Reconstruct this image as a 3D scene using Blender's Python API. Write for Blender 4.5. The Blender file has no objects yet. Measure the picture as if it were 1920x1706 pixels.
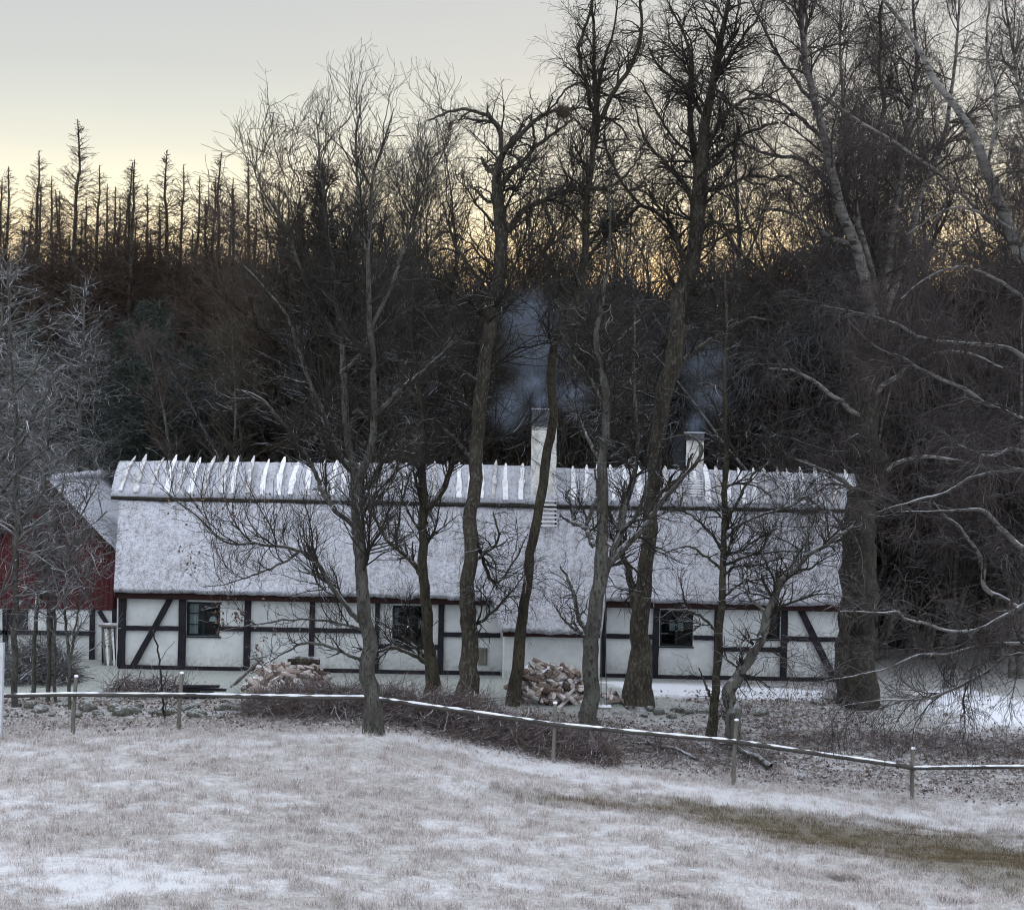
import bpy, math, random
import numpy as np
from mathutils import Matrix, Vector

# ------------------------------------------------------------------ camera, world, light
F = 3200.0                      # focal length in photograph pixels (1920 wide)
HC = 5.9                        # camera height above the farmhouse lawn
ROLL = math.radians(1.05)
scene = bpy.context.scene
COL = scene.collection
cam_d = bpy.data.cameras.new("camera")
cam = bpy.data.objects.new("camera", cam_d); COL.objects.link(cam)
cam_d.sensor_width = 36.0
cam_d.lens = 36.0 * F / 1920.0
cam_d.clip_start = 0.1; cam_d.clip_end = 6000
cam.matrix_world = Matrix.Translation((0, 0, HC)) @ Matrix.Rotation(math.radians(90), 4, 'X') @ Matrix.Rotation(ROLL, 4, 'Z')
scene.camera = cam
scene.view_settings.view_transform = 'Standard'
scene.view_settings.look = 'None'
scene.view_settings.exposure = 0.46
scene.view_settings.gamma = 1.0
scene.cycles.filter_width = 1.1
scene.cycles.max_bounces = 5
scene.cycles.diffuse_bounces = 3
scene.cycles.volume_bounces = 1
scene.cycles.transparent_max_bounces = 8
try:
    scene.cycles.use_denoising = True; scene.cycles.denoiser = 'OPENIMAGEDENOISE'; scene.cycles.denoising_input_passes = 'RGB_ALBEDO_NORMAL'; scene.cycles.denoising_prefilter = 'ACCURATE'
except Exception:
    pass

world = bpy.data.worlds.new("World"); scene.world = world
world.use_nodes = True
wt = world.node_tree; wt.nodes.clear()
def wn(t, **k):
    n = wt.nodes.new(t)
    for a, b in k.items(): setattr(n, a, b)
    return n
def ramp_set(r, stops, interp='LINEAR'):
    cr = r.color_ramp; cr.interpolation = interp
    while len(cr.elements) > 1: cr.elements.remove(cr.elements[-1])
    cr.elements[0].position = stops[0][0]; cr.elements[0].color = (*stops[0][1], 1)
    for p, c in stops[1:]:
        e = cr.elements.new(p); e.color = (*c, 1)
tc = wn('ShaderNodeTexCoord'); sep = wn('ShaderNodeSeparateXYZ')
wt.links.new(tc.outputs['Generated'], sep.inputs[0])
# streaky cloud noise nudges the elevation used for the gradient
mp = wn('ShaderNodeMapping'); mp.inputs['Scale'].default_value = (2.0, 2.0, 14.0)
nz = wn('ShaderNodeTexNoise'); nz.inputs['Scale'].default_value = 1.6; nz.inputs['Detail'].default_value = 5
wt.links.new(tc.outputs['Generated'], mp.inputs[0]); wt.links.new(mp.outputs[0], nz.inputs[0])
m1 = wn('ShaderNodeMath', operation='MULTIPLY_ADD'); m1.inputs[1].default_value = 0.03; 
wt.links.new(nz.outputs['Fac'], m1.inputs[0])
m0 = wn('ShaderNodeMath', operation='SUBTRACT'); m0.inputs[1].default_value = 0.015
wt.links.new(sep.outputs['Z'], m0.inputs[0]); wt.links.new(m0.outputs[0], m1.inputs[2])
front = wn('ShaderNodeValToRGB')
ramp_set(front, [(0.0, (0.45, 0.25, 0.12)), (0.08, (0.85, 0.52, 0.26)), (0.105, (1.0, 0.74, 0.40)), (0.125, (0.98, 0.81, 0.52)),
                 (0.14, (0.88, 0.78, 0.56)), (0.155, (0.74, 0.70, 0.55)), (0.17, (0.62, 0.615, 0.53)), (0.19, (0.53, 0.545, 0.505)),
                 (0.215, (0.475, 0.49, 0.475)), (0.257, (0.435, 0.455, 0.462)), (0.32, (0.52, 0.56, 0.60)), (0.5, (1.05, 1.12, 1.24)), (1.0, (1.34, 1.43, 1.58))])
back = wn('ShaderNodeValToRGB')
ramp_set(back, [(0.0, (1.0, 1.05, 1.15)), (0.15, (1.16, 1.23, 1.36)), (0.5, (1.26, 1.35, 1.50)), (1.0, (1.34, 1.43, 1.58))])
wt.links.new(m1.outputs[0], front.inputs[0]); wt.links.new(m1.outputs[0], back.inputs[0])
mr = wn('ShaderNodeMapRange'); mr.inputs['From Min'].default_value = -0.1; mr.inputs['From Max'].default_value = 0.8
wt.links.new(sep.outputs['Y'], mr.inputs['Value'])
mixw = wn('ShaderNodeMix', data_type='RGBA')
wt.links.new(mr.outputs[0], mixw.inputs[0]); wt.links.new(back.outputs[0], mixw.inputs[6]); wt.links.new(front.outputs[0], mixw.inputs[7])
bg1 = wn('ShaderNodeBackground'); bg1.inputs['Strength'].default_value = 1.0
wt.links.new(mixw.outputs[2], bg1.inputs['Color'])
SUN_EL, SUN_AZ = math.radians(4.5), math.radians(8)      # low behind the wood, a little right of straight ahead
sky = wn('ShaderNodeTexSky', sky_type='NISHITA'); sky.sun_disc = False
sky.sun_elevation = SUN_EL; sky.sun_rotation = SUN_AZ; sky.dust_density = 2.0
bg2 = wn('ShaderNodeBackground'); bg2.inputs['Strength'].default_value = 0.004
wt.links.new(sky.outputs[0], bg2.inputs['Color'])
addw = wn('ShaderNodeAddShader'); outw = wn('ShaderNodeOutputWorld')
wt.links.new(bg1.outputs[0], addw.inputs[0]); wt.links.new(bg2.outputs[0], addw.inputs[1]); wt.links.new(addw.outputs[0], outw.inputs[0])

sun_d = bpy.data.lights.new("sun", 'SUN'); sun_d.energy = 0.5; sun_d.angle = math.radians(10); sun_d.color = (1.0, 0.78, 0.5)
sun = bpy.data.objects.new("sun", sun_d); COL.objects.link(sun)
sdir = Vector((math.sin(SUN_AZ) * math.cos(SUN_EL), math.cos(SUN_AZ) * math.cos(SUN_EL), math.sin(SUN_EL)))
sun.rotation_euler = sdir.to_track_quat('Z', 'Y').to_euler()
sun.location = (5, 60, 40)

# ------------------------------------------------------------------ helpers
CR, SR = math.cos(ROLL), math.sin(ROLL)
def uv(x, y):
    dx, dy = x - 960.0, y - 853.0
    return dx * CR + dy * SR, -dx * SR + dy * CR
def P(x, y, D):
    u, v = uv(x, y)
    return np.array((u * D / F, D, HC - v * D / F))

def _hash(ix, iy, s):
    h = (ix.astype(np.int64) * 374761393 + iy.astype(np.int64) * 668265263 + s * 1442695041) & 0x7fffffff
    h = ((h ^ (h >> 13)) * 1274126177) & 0x7fffffff
    return ((h ^ (h >> 16)) & 0xffff) / 65535.0
def vnoise(x, y, s=0):
    x = np.asarray(x, float); y = np.asarray(y, float)
    ix = np.floor(x); iy = np.floor(y); fx = x - ix; fy = y - iy
    fx = fx * fx * (3 - 2 * fx); fy = fy * fy * (3 - 2 * fy)
    a = _hash(ix, iy, s); b = _hash(ix + 1, iy, s); c = _hash(ix, iy + 1, s); d = _hash(ix + 1, iy + 1, s)
    return (a * (1 - fx) + b * fx) * (1 - fy) + (c * (1 - fx) + d * fx) * fy
def fbm(x, y, o=4, s=0):
    r = 0; a = 0.5; t = 0
    for i in range(o):
        r = r + a * vnoise(np.asarray(x) * 2 ** i, np.asarray(y) * 2 ** i, s + i); t += a; a *= 0.5
    return r / t
def sstep(a, b, x):
    t = np.clip((np.asarray(x, float) - a) / (b - a), 0, 1); return t * t * (3 - 2 * t)

ZFX = [-60, -20, -9.1, -6.9, -3.0, -1.2, 0.95, 4.8, 8.6, 13, 60]
ZFZ = [-0.5, -0.3, -0.14, -0.06, 0.0, -0.22, -0.53, -0.87, -1.16, -1.4, -2.0]
def ground(X, Y):
    X = np.asarray(X, float); Y = np.asarray(Y, float)
    zf = np.interp(X, ZFX, ZFZ)
    zn = np.interp(X, [-40, -6, 0, 7, 40], [0.05, 0.0, -0.12, -0.45, -1.2])
    far = 1 - sstep(36.3, 43.0, Y)
    z_back = zf * far + 0.012 * np.maximum(Y - 56, 0)
    k = sstep(22, 36, Y)
    z_field = zn * (1 - k) + zf * k
    z = np.where(Y > 36, z_back, z_field)
    z = z + np.where(Y < 20.5, 4.3 * ((20.5 - np.maximum(Y, -30)) / 20.5) ** 1.15 * 1.0, 0)
    z = np.where(Y < 20.5, np.minimum(z, 4.3), z)
    field = sstep(37.5, 35.5, Y)
    amp = 0.05 + 0.0 * Y
    z = z + (fbm(X * 0.35 + 7, Y * 0.5, 3, 3) - 0.5) * 0.30 * field
    z = z + (fbm(X * 1.7, Y * 2.4, 3, 11) - 0.5) * (0.035 + 0.05 * field) * sstep(56.5, 45.0, Y) * np.where((Y > 44) & (Y < 56), 0.3, 1)
    # a low bank of soil under the brush and old stone row
    z = z + 0.16 * np.exp(-((Y - 38.6) / 0.8) ** 2) * np.interp(X, [-14, -10, -3, 2, 5, 9], [1, 1, 1, 1, .6, .3])
    z = z + 0.16 * np.exp(-((X - 1.4) / 1.9) ** 2 - ((Y - 43.8) / 1.3) ** 2)
    return z
def gz(x, y): return float(ground(np.array([x]), np.array([y]))[0])
def G(x, y):
    """the point of the ground seen at a pixel of the photograph"""
    u, v = uv(x, y)
    D = np.linspace(19, 70, 2500); z = HC - v * D / F
    g = ground(u * D / F, D)
    i = int(np.argmax(z <= g))
    return np.array((u * D[i] / F, D[i], g[i]))

def tag(o, label=None, cat=None, group=None, kind=None):
    if label: o['label'] = label
    if cat: o['category'] = cat
    if group: o['group'] = group
    if kind: o['kind'] = kind
    return o
def empty(name, loc=(0, 0, 0), rz=0.0):
    o = bpy.data.objects.new(name, None); COL.objects.link(o)
    o.location = loc; o.rotation_euler = (0, 0, rz); o.empty_display_size = 0.2
    return o
def link(name, me, mat, parent=None, smooth=False):
    o = bpy.data.objects.new(name, me); COL.objects.link(o)
    if mat and not me.materials: me.materials.append(mat)
    if parent is not None: o.parent = parent
    if smooth:
        me.polygons.foreach_set('use_smooth', np.ones(len(me.polygons), bool))
    return o
def np_mesh(name, V, Fc, attr=None):
    """V (n,3); Fc (m,k) constant k faces"""
    me = bpy.data.meshes.new(name)
    V = np.ascontiguousarray(V, np.float32); Fc = np.ascontiguousarray(Fc, np.int32)
    k = Fc.shape[1]
    me.vertices.add(len(V)); me.vertices.foreach_set('co', V.ravel())
    me.loops.add(Fc.size); me.loops.foreach_set('vertex_index', Fc.ravel())
    me.polygons.add(len(Fc)); me.polygons.foreach_set('loop_start', np.arange(0, Fc.size, k, dtype=np.int32))
    try: me.polygons.foreach_set('loop_total', np.full(len(Fc), k, np.int32))
    except Exception: pass
    if attr:
        for a, d in attr.items():
            at = me.attributes.new(a, 'FLOAT', 'POINT'); at.data.foreach_set('value', np.ascontiguousarray(d, np.float32))
    me.update(calc_edges=True)
    return me

class MB:
    """collects boxes, beams and sheets into ONE mesh"""
    def __init__(s): s.v = []; s.f = []
    def add(s, vs, fs):
        n = len(s.v); s.v += [tuple(map(float, p)) for p in vs]; s.f += [tuple(i + n for i in f) for f in fs]
    def box(s, a, b):
        (x0, y0, z0), (x1, y1, z1) = a, b
        s.add([(x0, y0, z0), (x1, y0, z0), (x1, y1, z0), (x0, y1, z0), (x0, y0, z1), (x1, y0, z1), (x1, y1, z1), (x0, y1, z1)],
              [(0, 3, 2, 1), (4, 5, 6, 7), (0, 1, 5, 4), (1, 2, 6, 5), (2, 3, 7, 6), (3, 0, 4, 7)])
    def beam(s, p0, p1, w, d, rng=None, jit=0.0, n=1, up=(0, 1, 0)):
        """a hewn beam from p0 to p1, w across, d along `up`"""
        p0 = np.array(p0, float); p1 = np.array(p1, float); t = p1 - p0; t /= np.linalg.norm(t)
        up = np.array(up, float); up = up - t * (up @ t); up /= np.linalg.norm(up); sd = np.cross(t, up)
        vs = []; fs = []
        for i in range(n + 1):
            c = p0 + (p1 - p0) * i / n; ww = w; off = np.zeros(3)
            if rng and jit:
                ww = w * (1 + rng.uniform(-jit, jit)); off = sd * rng.uniform(-jit, jit) * w * 0.4
            for (a, b) in ((-1, -1), (1, -1), (1, 1), (-1, 1)):
                vs.append(c + off + sd * a * ww / 2 + up * b * d / 2)
        for i in range(n):
            for k in range(4):
                k2 = (k + 1) % 4
                fs.append((i * 4 + k, i * 4 + k2, i * 4 + 4 + k2, i * 4 + 4 + k))
        fs.append((3, 2, 1, 0)); m = n * 4; fs.append((m, m + 1, m + 2, m + 3))
        s.add(vs, fs)
    def build(s, name, mat, parent=None, smooth=False):
        me = bpy.data.meshes.new(name); me.from_pydata(s.v, [], s.f); me.update()
        return link(name, me, mat, parent, smooth)

# ---- tubes
def tube_arrays(PP, RR, sides):
    """PP (N,K,3), RR (N,K) -> verts, quads"""
    N, K, _ = PP.shape
    T = np.gradient(PP, axis=1); T /= np.linalg.norm(T, axis=2, keepdims=True) + 1e-9
    ref = np.array((0.31, 0.87, 0.39)); ref = np.broadcast_to(ref, T.shape)
    bad = np.abs((T * ref).sum(2, keepdims=True)) > 0.93
    ref = np.where(bad.any(axis=1, keepdims=True), np.array((0.87, -0.39, 0.31)), ref)
    A = np.cross(T, ref); A /= np.linalg.norm(A, axis=2, keepdims=True) + 1e-9
    B = np.cross(T, A)
    th = np.arange(sides) * 2 * np.pi / sides
    V = PP[:, :, None, :] + RR[:, :, None, None] * (A[:, :, None, :] * np.cos(th)[None, None, :, None] + B[:, :, None, :] * np.sin(th)[None, None, :, None])
    V = V.reshape(-1, 3)
    n = np.arange(N)[:, None, None]; k = np.arange(K - 1)[None, :, None]; s = np.arange(sides)[None, None, :]
    b = (n * K + k) * sides
    s2 = (s + 1) % sides
    Q = np.stack([b + s, b + s2, b + sides + s2, b + sides + s], axis=-1).reshape(-1, 4)
    return V, Q
def tube_mesh(name, sets, knob=0.0, seed=0):
    vs = []; qs = []; n = 0
    for PP, RR, sides in sets:
        if len(PP) == 0: continue
        V, Q = tube_arrays(PP, RR, sides)
        if knob and sides > 5:
            f = (fbm(V[:, 0] * 9 + V[:, 1] * 5, V[:, 2] * 3, 3, seed) - 0.5)
            C = np.repeat(PP.reshape(-1, 3), sides, axis=0)
            V = V + (V - C) * f[:, None] * knob
        vs.append(V); qs.append(Q + n); n += len(V)
    return np_mesh(name, np.concatenate(vs), np.concatenate(qs))
def resample(pts, rad, K, rng=None, wob=0.0):
    pts = np.array(pts, float); rad = np.array(rad, float); n = len(pts)
    d = np.r_[0, np.cumsum(np.linalg.norm(np.diff(pts, axis=0), axis=1))]
    ext = np.vstack([2 * pts[0] - pts[1], pts, 2 * pts[-1] - pts[-2]])
    t = np.linspace(0, d[-1], K); out = np.zeros((K, 3))
    for i, tt in enumerate(t):
        j = min(max(int(np.searchsorted(d, tt) - 1), 0), n - 2)
        u = (tt - d[j]) / (d[j + 1] - d[j] + 1e-9); p0, p1, p2, p3 = ext[j:j + 4]
        out[i] = 0.5 * ((2 * p1) + (-p0 + p2) * u + (2 * p0 - 5 * p1 + 4 * p2 - p3) * u ** 2 + (-p0 + 3 * p1 - 3 * p2 + p3) * u ** 3)
    r = np.interp(t, d, rad)
    if rng is not None and wob:
        w = rng.normal(0, 1, (K, 3)); w = (w + np.roll(w, 1, 0) + np.roll(w, -1, 0)) / 2
        out[1:-1] += w[1:-1] * wob * (0.3 * r[1:-1, None] + 0.012)
    return out, r
def grow(start, d0, L, r0, r1, K, wob, trop, rng):
    """vectorised growth of N branches, K points"""
    N = len(start); PP = np.zeros((N, K, 3)); PP[:, 0] = start
    d = d0 / (np.linalg.norm(d0, axis=1, keepdims=True) + 1e-9); step = (L / (K - 1))[:, None]
    bend = rng.normal(0, 1, (N, 3)) * wob * 0.6
    for i in range(1, K):
        d = d + rng.normal(0, 1, (N, 3)) * wob + bend
        d[:, 2] += trop
        d /= np.linalg.norm(d, axis=1, keepdims=True)
        PP[:, i] = PP[:, i - 1] + d * step
    t = np.linspace(0, 1, K)[None]
    RR = r0[:, None] * (1 - t) + r1 * t
    return PP, RR
def kids(PP, RR, n, rng, t0=0.15, t1=1.0, ang=45, angv=12, la=0.0, lf=0.45, lv=0.35, K=6, wob=0.12, trop=0.02, rf=0.55, rmax=0.05, r1=0.003, taper=0.6, up=0.0):
    N, K0, _ = PP.shape
    L = np.linalg.norm(np.diff(PP, axis=1), axis=2).sum(1)
    i = rng.choice(N, n, p=L / L.sum()); t = rng.uniform(t0, t1, n)
    x = t * (K0 - 1); j = np.minimum(x.astype(int), K0 - 2); f = (x - j)[:, None]
    p = PP[i, j] * (1 - f) + PP[i, j + 1] * f
    r = RR[i, j] * (1 - f[:, 0]) + RR[i, j + 1] * f[:, 0]
    T = PP[i, j + 1] - PP[i, j]; T /= np.linalg.norm(T, axis=1, keepdims=True) + 1e-9
    q = rng.normal(0, 1, (n, 3)); q[:, 2] += up; q -= T * (q * T).sum(1, keepdims=True); q /= np.linalg.norm(q, axis=1, keepdims=True) + 1e-9
    a = np.radians(rng.normal(ang, angv, n))[:, None]
    d = T * np.cos(a) + q * np.sin(a)
    ln = (la + lf * L[i] * (1 - taper * t)) * rng.uniform(1 - lv, 1 + lv, n)
    r0 = np.clip(r * rf, r1, rmax)
    return grow(p, d, np.maximum(ln, 0.05), r0, r1, K, wob, trop, rng)

# ------------------------------------------------------------------ materials
def new_mat(name):
    m = bpy.data.materials.new(name); m.use_nodes = True; t = m.node_tree; t.nodes.clear()
    o = t.nodes.new('ShaderNodeOutputMaterial'); b = t.nodes.new('ShaderNodeBsdfPrincipled')
    t.links.new(b.outputs[0], o.inputs[0]); b.inputs['Roughness'].default_value = 0.85
    b.inputs['Specular IOR Level'].default_value = 0.25
    return m, t, b
def noise_node(t, scale, detail=4, rough=0.6, map_scale=None, coord='Object'):
    c = t.nodes.new('ShaderNodeTexCoord'); n = t.nodes.new('ShaderNodeTexNoise')
    n.inputs['Scale'].default_value = scale; n.inputs['Detail'].default_value = detail; n.inputs['Roughness'].default_value = rough
    if map_scale:
        m = t.nodes.new('ShaderNodeMapping'); m.inputs['Scale'].default_value = map_scale
        t.links.new(c.outputs[coord], m.inputs[0]); t.links.new(m.outputs[0], n.inputs[0])
    else: t.links.new(c.outputs[coord], n.inputs[0])
    return n
def mrange(t, src, a, b, c=0.0, d=1.0):
    m = t.nodes.new('ShaderNodeMapRange'); m.inputs['From Min'].default_value = a; m.inputs['From Max'].default_value = b
    m.inputs['To Min'].default_value = c; m.inputs['To Max'].default_value = d
    t.links.new(src, m.inputs['Value']); return m.outputs[0]
def mixc(t, fac, a, b):
    m = t.nodes.new('ShaderNodeMix'); m.data_type = 'RGBA'
    if isinstance(fac, (int, float)): m.inputs[0].default_value = fac
    else: t.links.new(fac, m.inputs[0])
    for i, s in ((6, a), (7, b)):
        if isinstance(s, tuple): m.inputs[i].default_value = (*s, 1)
        else: t.links.new(s, m.inputs[i])
    return m.outputs[2]
def mul(t, a, b, op='MULTIPLY'):
    m = t.nodes.new('ShaderNodeMath'); m.operation = op
    for i, s in ((0, a), (1, b)):
        if isinstance(s, (int, float)): m.inputs[i].default_value = s
        else: t.links.new(s, m.inputs[i])
    return m.outputs[0]
def bump(t, b, h, strength=0.5, dist=0.02):
    n = t.nodes.new('ShaderNodeBump'); n.inputs['Strength'].default_value = strength; n.inputs['Distance'].default_value = dist
    t.links.new(h, n.inputs['Height']); t.links.new(n.outputs[0], b.inputs['Normal'])
def normal_z(t):
    g = t.nodes.new('ShaderNodeNewGeometry'); s = t.nodes.new('ShaderNodeSeparateXYZ'); t.links.new(g.outputs['True Normal'], s.inputs[0]); return s.outputs['Z']
def attr(t, name):
    a = t.nodes.new('ShaderNodeAttribute'); a.attribute_name = name; return a.outputs['Fac']
SNOW = (0.74, 0.77, 0.84)
def bark(name, c1, c2, scale=3.0, ms=(1, 1, 0.25), snow=0.0, lo=0.45, hi=0.8, bumps=0.6, c3=None, spec_scale=14, snow_low=True):
    m, t, b = new_mat(name)
    n = noise_node(t, scale, 6, 0.65, ms); col = mixc(t, mrange(t, n.outputs[0], 0.35, 0.65), c1, c2)
    n2 = noise_node(t, spec_scale, 4, 0.7, ms)
    if c3: col = mixc(t, mrange(t, n2.outputs[0], 0.52, 0.6), col, c3)
    if snow > 0:
        nz_ = normal_z(t); ns = noise_node(t, 2.2, 3, 0.6)
        f = mul(t, mrange(t, nz_, lo, hi), mrange(t, ns.outputs[0], 0.38, 0.55)); f = mul(t, f, snow)
        if snow_low:  # snow cover thins out with height
            gp_ = t.nodes.new('ShaderNodeNewGeometry'); sz_ = t.nodes.new('ShaderNodeSeparateXYZ'); t.links.new(gp_.outputs['Position'], sz_.inputs[0]); f = mul(t, f, mrange(t, sz_.outputs['Z'], 11.0, 5.5, 0.06, 1.0))
        col = mixc(t, f, col, SNOW)
    t.links.new(col, b.inputs['Base Color'])
    if bumps: bump(t, b, n2.outputs[0], bumps, 0.03)
    return m
M = {}
M['trunk_grey'] = bark('bark_grey', (0.055, 0.052, 0.044), (0.13, 0.13, 0.115), 2.5, c3=(0.03, 0.027, 0.024), snow=0.5)
M['trunk_pale'] = bark('bark_pale_lichen', (0.032, 0.029, 0.024), (0.10, 0.10, 0.088), 3.4, (1.6, 1.6, 0.5), c3=(0.022, 0.02, 0.017), snow=0.6, bumps=1.0)
M['trunk_dark'] = bark('bark_dark', (0.018, 0.015, 0.012), (0.05, 0.044, 0.032), 3.4, (1.4, 1.4, 0.5), c3=(0.085, 0.08, 0.065), snow=0.4, bumps=1.0)
M['trunk_olive'] = bark('bark_olive', (0.024, 0.021, 0.014), (0.065, 0.058, 0.038), 3.4, (1.4, 1.4, 0.5), c3=(0.014, 0.012, 0.009), snow=0.5, bumps=1.0)
M['birch'] = bark('birch_bark', (0.075, 0.07, 0.065), (0.17, 0.165, 0.155), 2.0, (1, 1, 3), c3=(0.03, 0.027, 0.024), snow=0.6, spec_scale=3)
M['ivy_bark'] = bark('rough_shaggy_bark', (0.012, 0.010, 0.008), (0.028, 0.025, 0.02), 5.0, (1, 1, 0.6), c3=(0.05, 0.046, 0.038), bumps=1.0)
M['twig'] = bark('twig_snow_topped', (0.013, 0.011, 0.009), (0.03, 0.026, 0.021), 3.0, (1, 1, 1), snow=0.8, lo=0.6, hi=0.95, bumps=0)
M['twig_bare'] = bark('twig_bare', (0.034, 0.026, 0.021), (0.085, 0.064, 0.05), 1.2, (1, 1, 1), snow=0.38, lo=0.5, hi=0.95, bumps=0)
M['twig_olive'] = bark('twig_olive', (0.032, 0.029, 0.02), (0.078, 0.07, 0.05), 1.2, (1, 1, 1), snow=0.38, lo=0.5, hi=0.95, bumps=0)
M['twig_grey'] = bark('twig_grey', (0.024, 0.025, 0.027), (0.064, 0.066, 0.068), 1.2, (1, 1, 1), snow=0.4, lo=0.5, hi=0.95, bumps=0)
M['twig_brown'] = bark('twig_red_brown', (0.024, 0.0195, 0.0185), (0.058, 0.047, 0.044), 1.0, (1, 1, 1), snow=0.25, lo=0.6, hi=0.95, bumps=0)
M['twig_frost'] = bark('twig_frosted', (0.05, 0.048, 0.045), (0.115, 0.113, 0.112), 1.5, (1, 1, 1), snow=0.75, lo=0.4, hi=0.95, bumps=0, snow_low=False)
M['far_wood'] = bark('far_wood', (0.035, 0.027, 0.023), (0.065, 0.052, 0.044), 0.3, (1, 1, 1), bumps=0)
M['larch_far'] = bark('larch_far', (0.03, 0.021, 0.016), (0.065, 0.045, 0.033), 0.6, (1, 1, 1), bumps=0)
M['needle'] = bark('spruce_needles', (0.016, 0.026, 0.02), (0.04, 0.055, 0.043), 1.0, (1, 1, 1), snow=0.25, lo=0.6, hi=1.0, bumps=0)
M['needle_red'] = bark('cypress_needles', (0.016, 0.013, 0.009), (0.034, 0.026, 0.017), 1.0, (1, 1, 1), bumps=0)
M['leaf'] = bark('dead_leaf', (0.06, 0.034, 0.024), (0.14, 0.085, 0.06), 6.0, (1, 1, 1), bumps=0)
M['brush'] = bark('brushwood', (0.06, 0.045, 0.043), (0.15, 0.115, 0.105), 4.0, (1, 1, 1), snow=0.6, lo=0.5, hi=0.9, bumps=0)
M['timber'] = bark('tarred_timber', (0.008, 0.008, 0.012), (0.022, 0.02, 0.026), 4.0, (1, 1, 1), bumps=0.4)
M['redboard'] = bark('red_fascia', (0.017, 0.008, 0.008), (0.034, 0.013, 0.012), 4.0, (0.3, 1, 3), bumps=0.3)
M['grey_wood'] = bark('grey_wood', (0.09, 0.085, 0.075), (0.19, 0.18, 0.16), 5.0, (1, 1, 0.3), snow=0.95, lo=0.5, hi=0.8)
M['rail_wood'] = bark('rail_wood', (0.035, 0.032, 0.03), (0.09, 0.082, 0.074), 5.0, (0.3, 1, 1), snow=0.0)
M['green_paint'] = bark('green_paint', (0.006, 0.011, 0.014), (0.010, 0.018, 0.02), 5.0, (1, 1, 1), bumps=0.1)
M['dark_blue_grey'] = bark('dark_blue_grey', (0.015, 0.018, 0.024), (0.03, 0.035, 0.042), 5.0, (1, 1, 1), bumps=0.1)
M['curtain'] = bark('curtain', (0.32, 0.34, 0.36), (0.5, 0.52, 0.54), 20.0, (1, 1, 0.05), bumps=0)
M['white_paint'] = bark('white_paint', (0.42, 0.44, 0.47), (0.56, 0.58, 0.61), 4.0, (1, 1, 1), bumps=0.1)
M['stake'] = bark('snowy_stake', (0.58, 0.58, 0.60), (0.80, 0.81, 0.84), 6.0, (1, 1, 1), bumps=0.2)
M['stake_bare'] = bark('weathered_stake', (0.22, 0.21, 0.20), (0.62, 0.62, 0.64), 7.0, (1, 1, .5), bumps=0.3)
M['cap'] = bark('sooty_cap', (0.05, 0.055, 0.065), (0.13, 0.135, 0.15), 5.0, (1, 1, 1), bumps=0.4, snow_low=False)
M['rope'] = bark('rope', (0.05, 0.05, 0.05), (0.1, 0.1, 0.1), 10, (1, 1, 1), bumps=0)
M['snow'] = bark('snow', (0.62, 0.65, 0.72), (0.80, 0.82, 0.87), 4.0, (1, 1, 1), bumps=0.5)
def split_wood():
    m, t, b = new_mat('split_wood'); n = noise_node(t, 5, 5, 0.6, (0.3, 3, 3))
    oi = t.nodes.new('ShaderNodeObjectInfo')
    r = t.nodes.new('ShaderNodeValToRGB'); ramp_set(r, [(0, (0.03, 0.024, 0.02)), (0.3, (0.10, 0.072, 0.06)), (0.5, (0.20, 0.15, 0.125)), (0.7, (0.36, 0.31, 0.28)), (1, (0.55, 0.52, 0.51))])
    f = mul(t, mul(t, n.outputs[0], 0.7), mul(t, oi.outputs['Random'], 0.75), 'ADD'); f = mul(t, f, 0.12, 'SUBTRACT')
    t.links.new(f, r.inputs[0])
    ns = noise_node(t, 3.0, 3); fs = mul(t, mrange(t, normal_z(t), 0.55, 0.9), mrange(t, ns.outputs[0], 0.45, 0.58))
    t.links.new(mixc(t, mul(t, fs, 0.85), r.outputs[0], SNOW), b.inputs['Base Color']); bump(t, b, n.outputs[0], 0.5, 0.01)
    return m
M['split_wood'] = split_wood()
def plaster():
    m, t, b = new_mat('lime_plaster'); n = noise_node(t, 1.2, 6, 0.65); n2 = noise_node(t, 9, 5, 0.7)
    c = mixc(t, mrange(t, n.outputs[0], 0.35, 0.7), (0.60, 0.62, 0.62), (0.44, 0.46, 0.47))
    c = mixc(t, mul(t, mrange(t, n2.outputs[0], 0.56, 0.72), 0.35), c, (0.3, 0.3, 0.28))
    gp = t.nodes.new('ShaderNodeNewGeometry'); sp_ = t.nodes.new('ShaderNodeSeparateXYZ'); t.links.new(gp.outputs['Position'], sp_.inputs[0])
    dirt = mul(t, mrange(t, sp_.outputs['Z'], 0.5, 0.1), mrange(t, n2.outputs[0], 0.4, 0.65))
    c = mixc(t, mul(t, dirt, 0.75), c, (0.25, 0.26, 0.22))
    t.links.new(c, b.inputs['Base Color']); bump(t, b, n2.outputs[0], 0.25, 0.03); return m
M['plaster'] = plaster()
def chimney_mat():
    m, t, b = new_mat('chimney_plaster'); n = noise_node(t, 4, 6, 0.7)
    c = mixc(t, mrange(t, n.outputs[0], 0.45, 0.62), (0.74, 0.74, 0.71), (0.42, 0.42, 0.39))
    t.links.new(c, b.inputs['Base Color']); bump(t, b, n.outputs[0], 0.5, 0.03); return m
M['chimney'] = chimney_mat()
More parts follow.
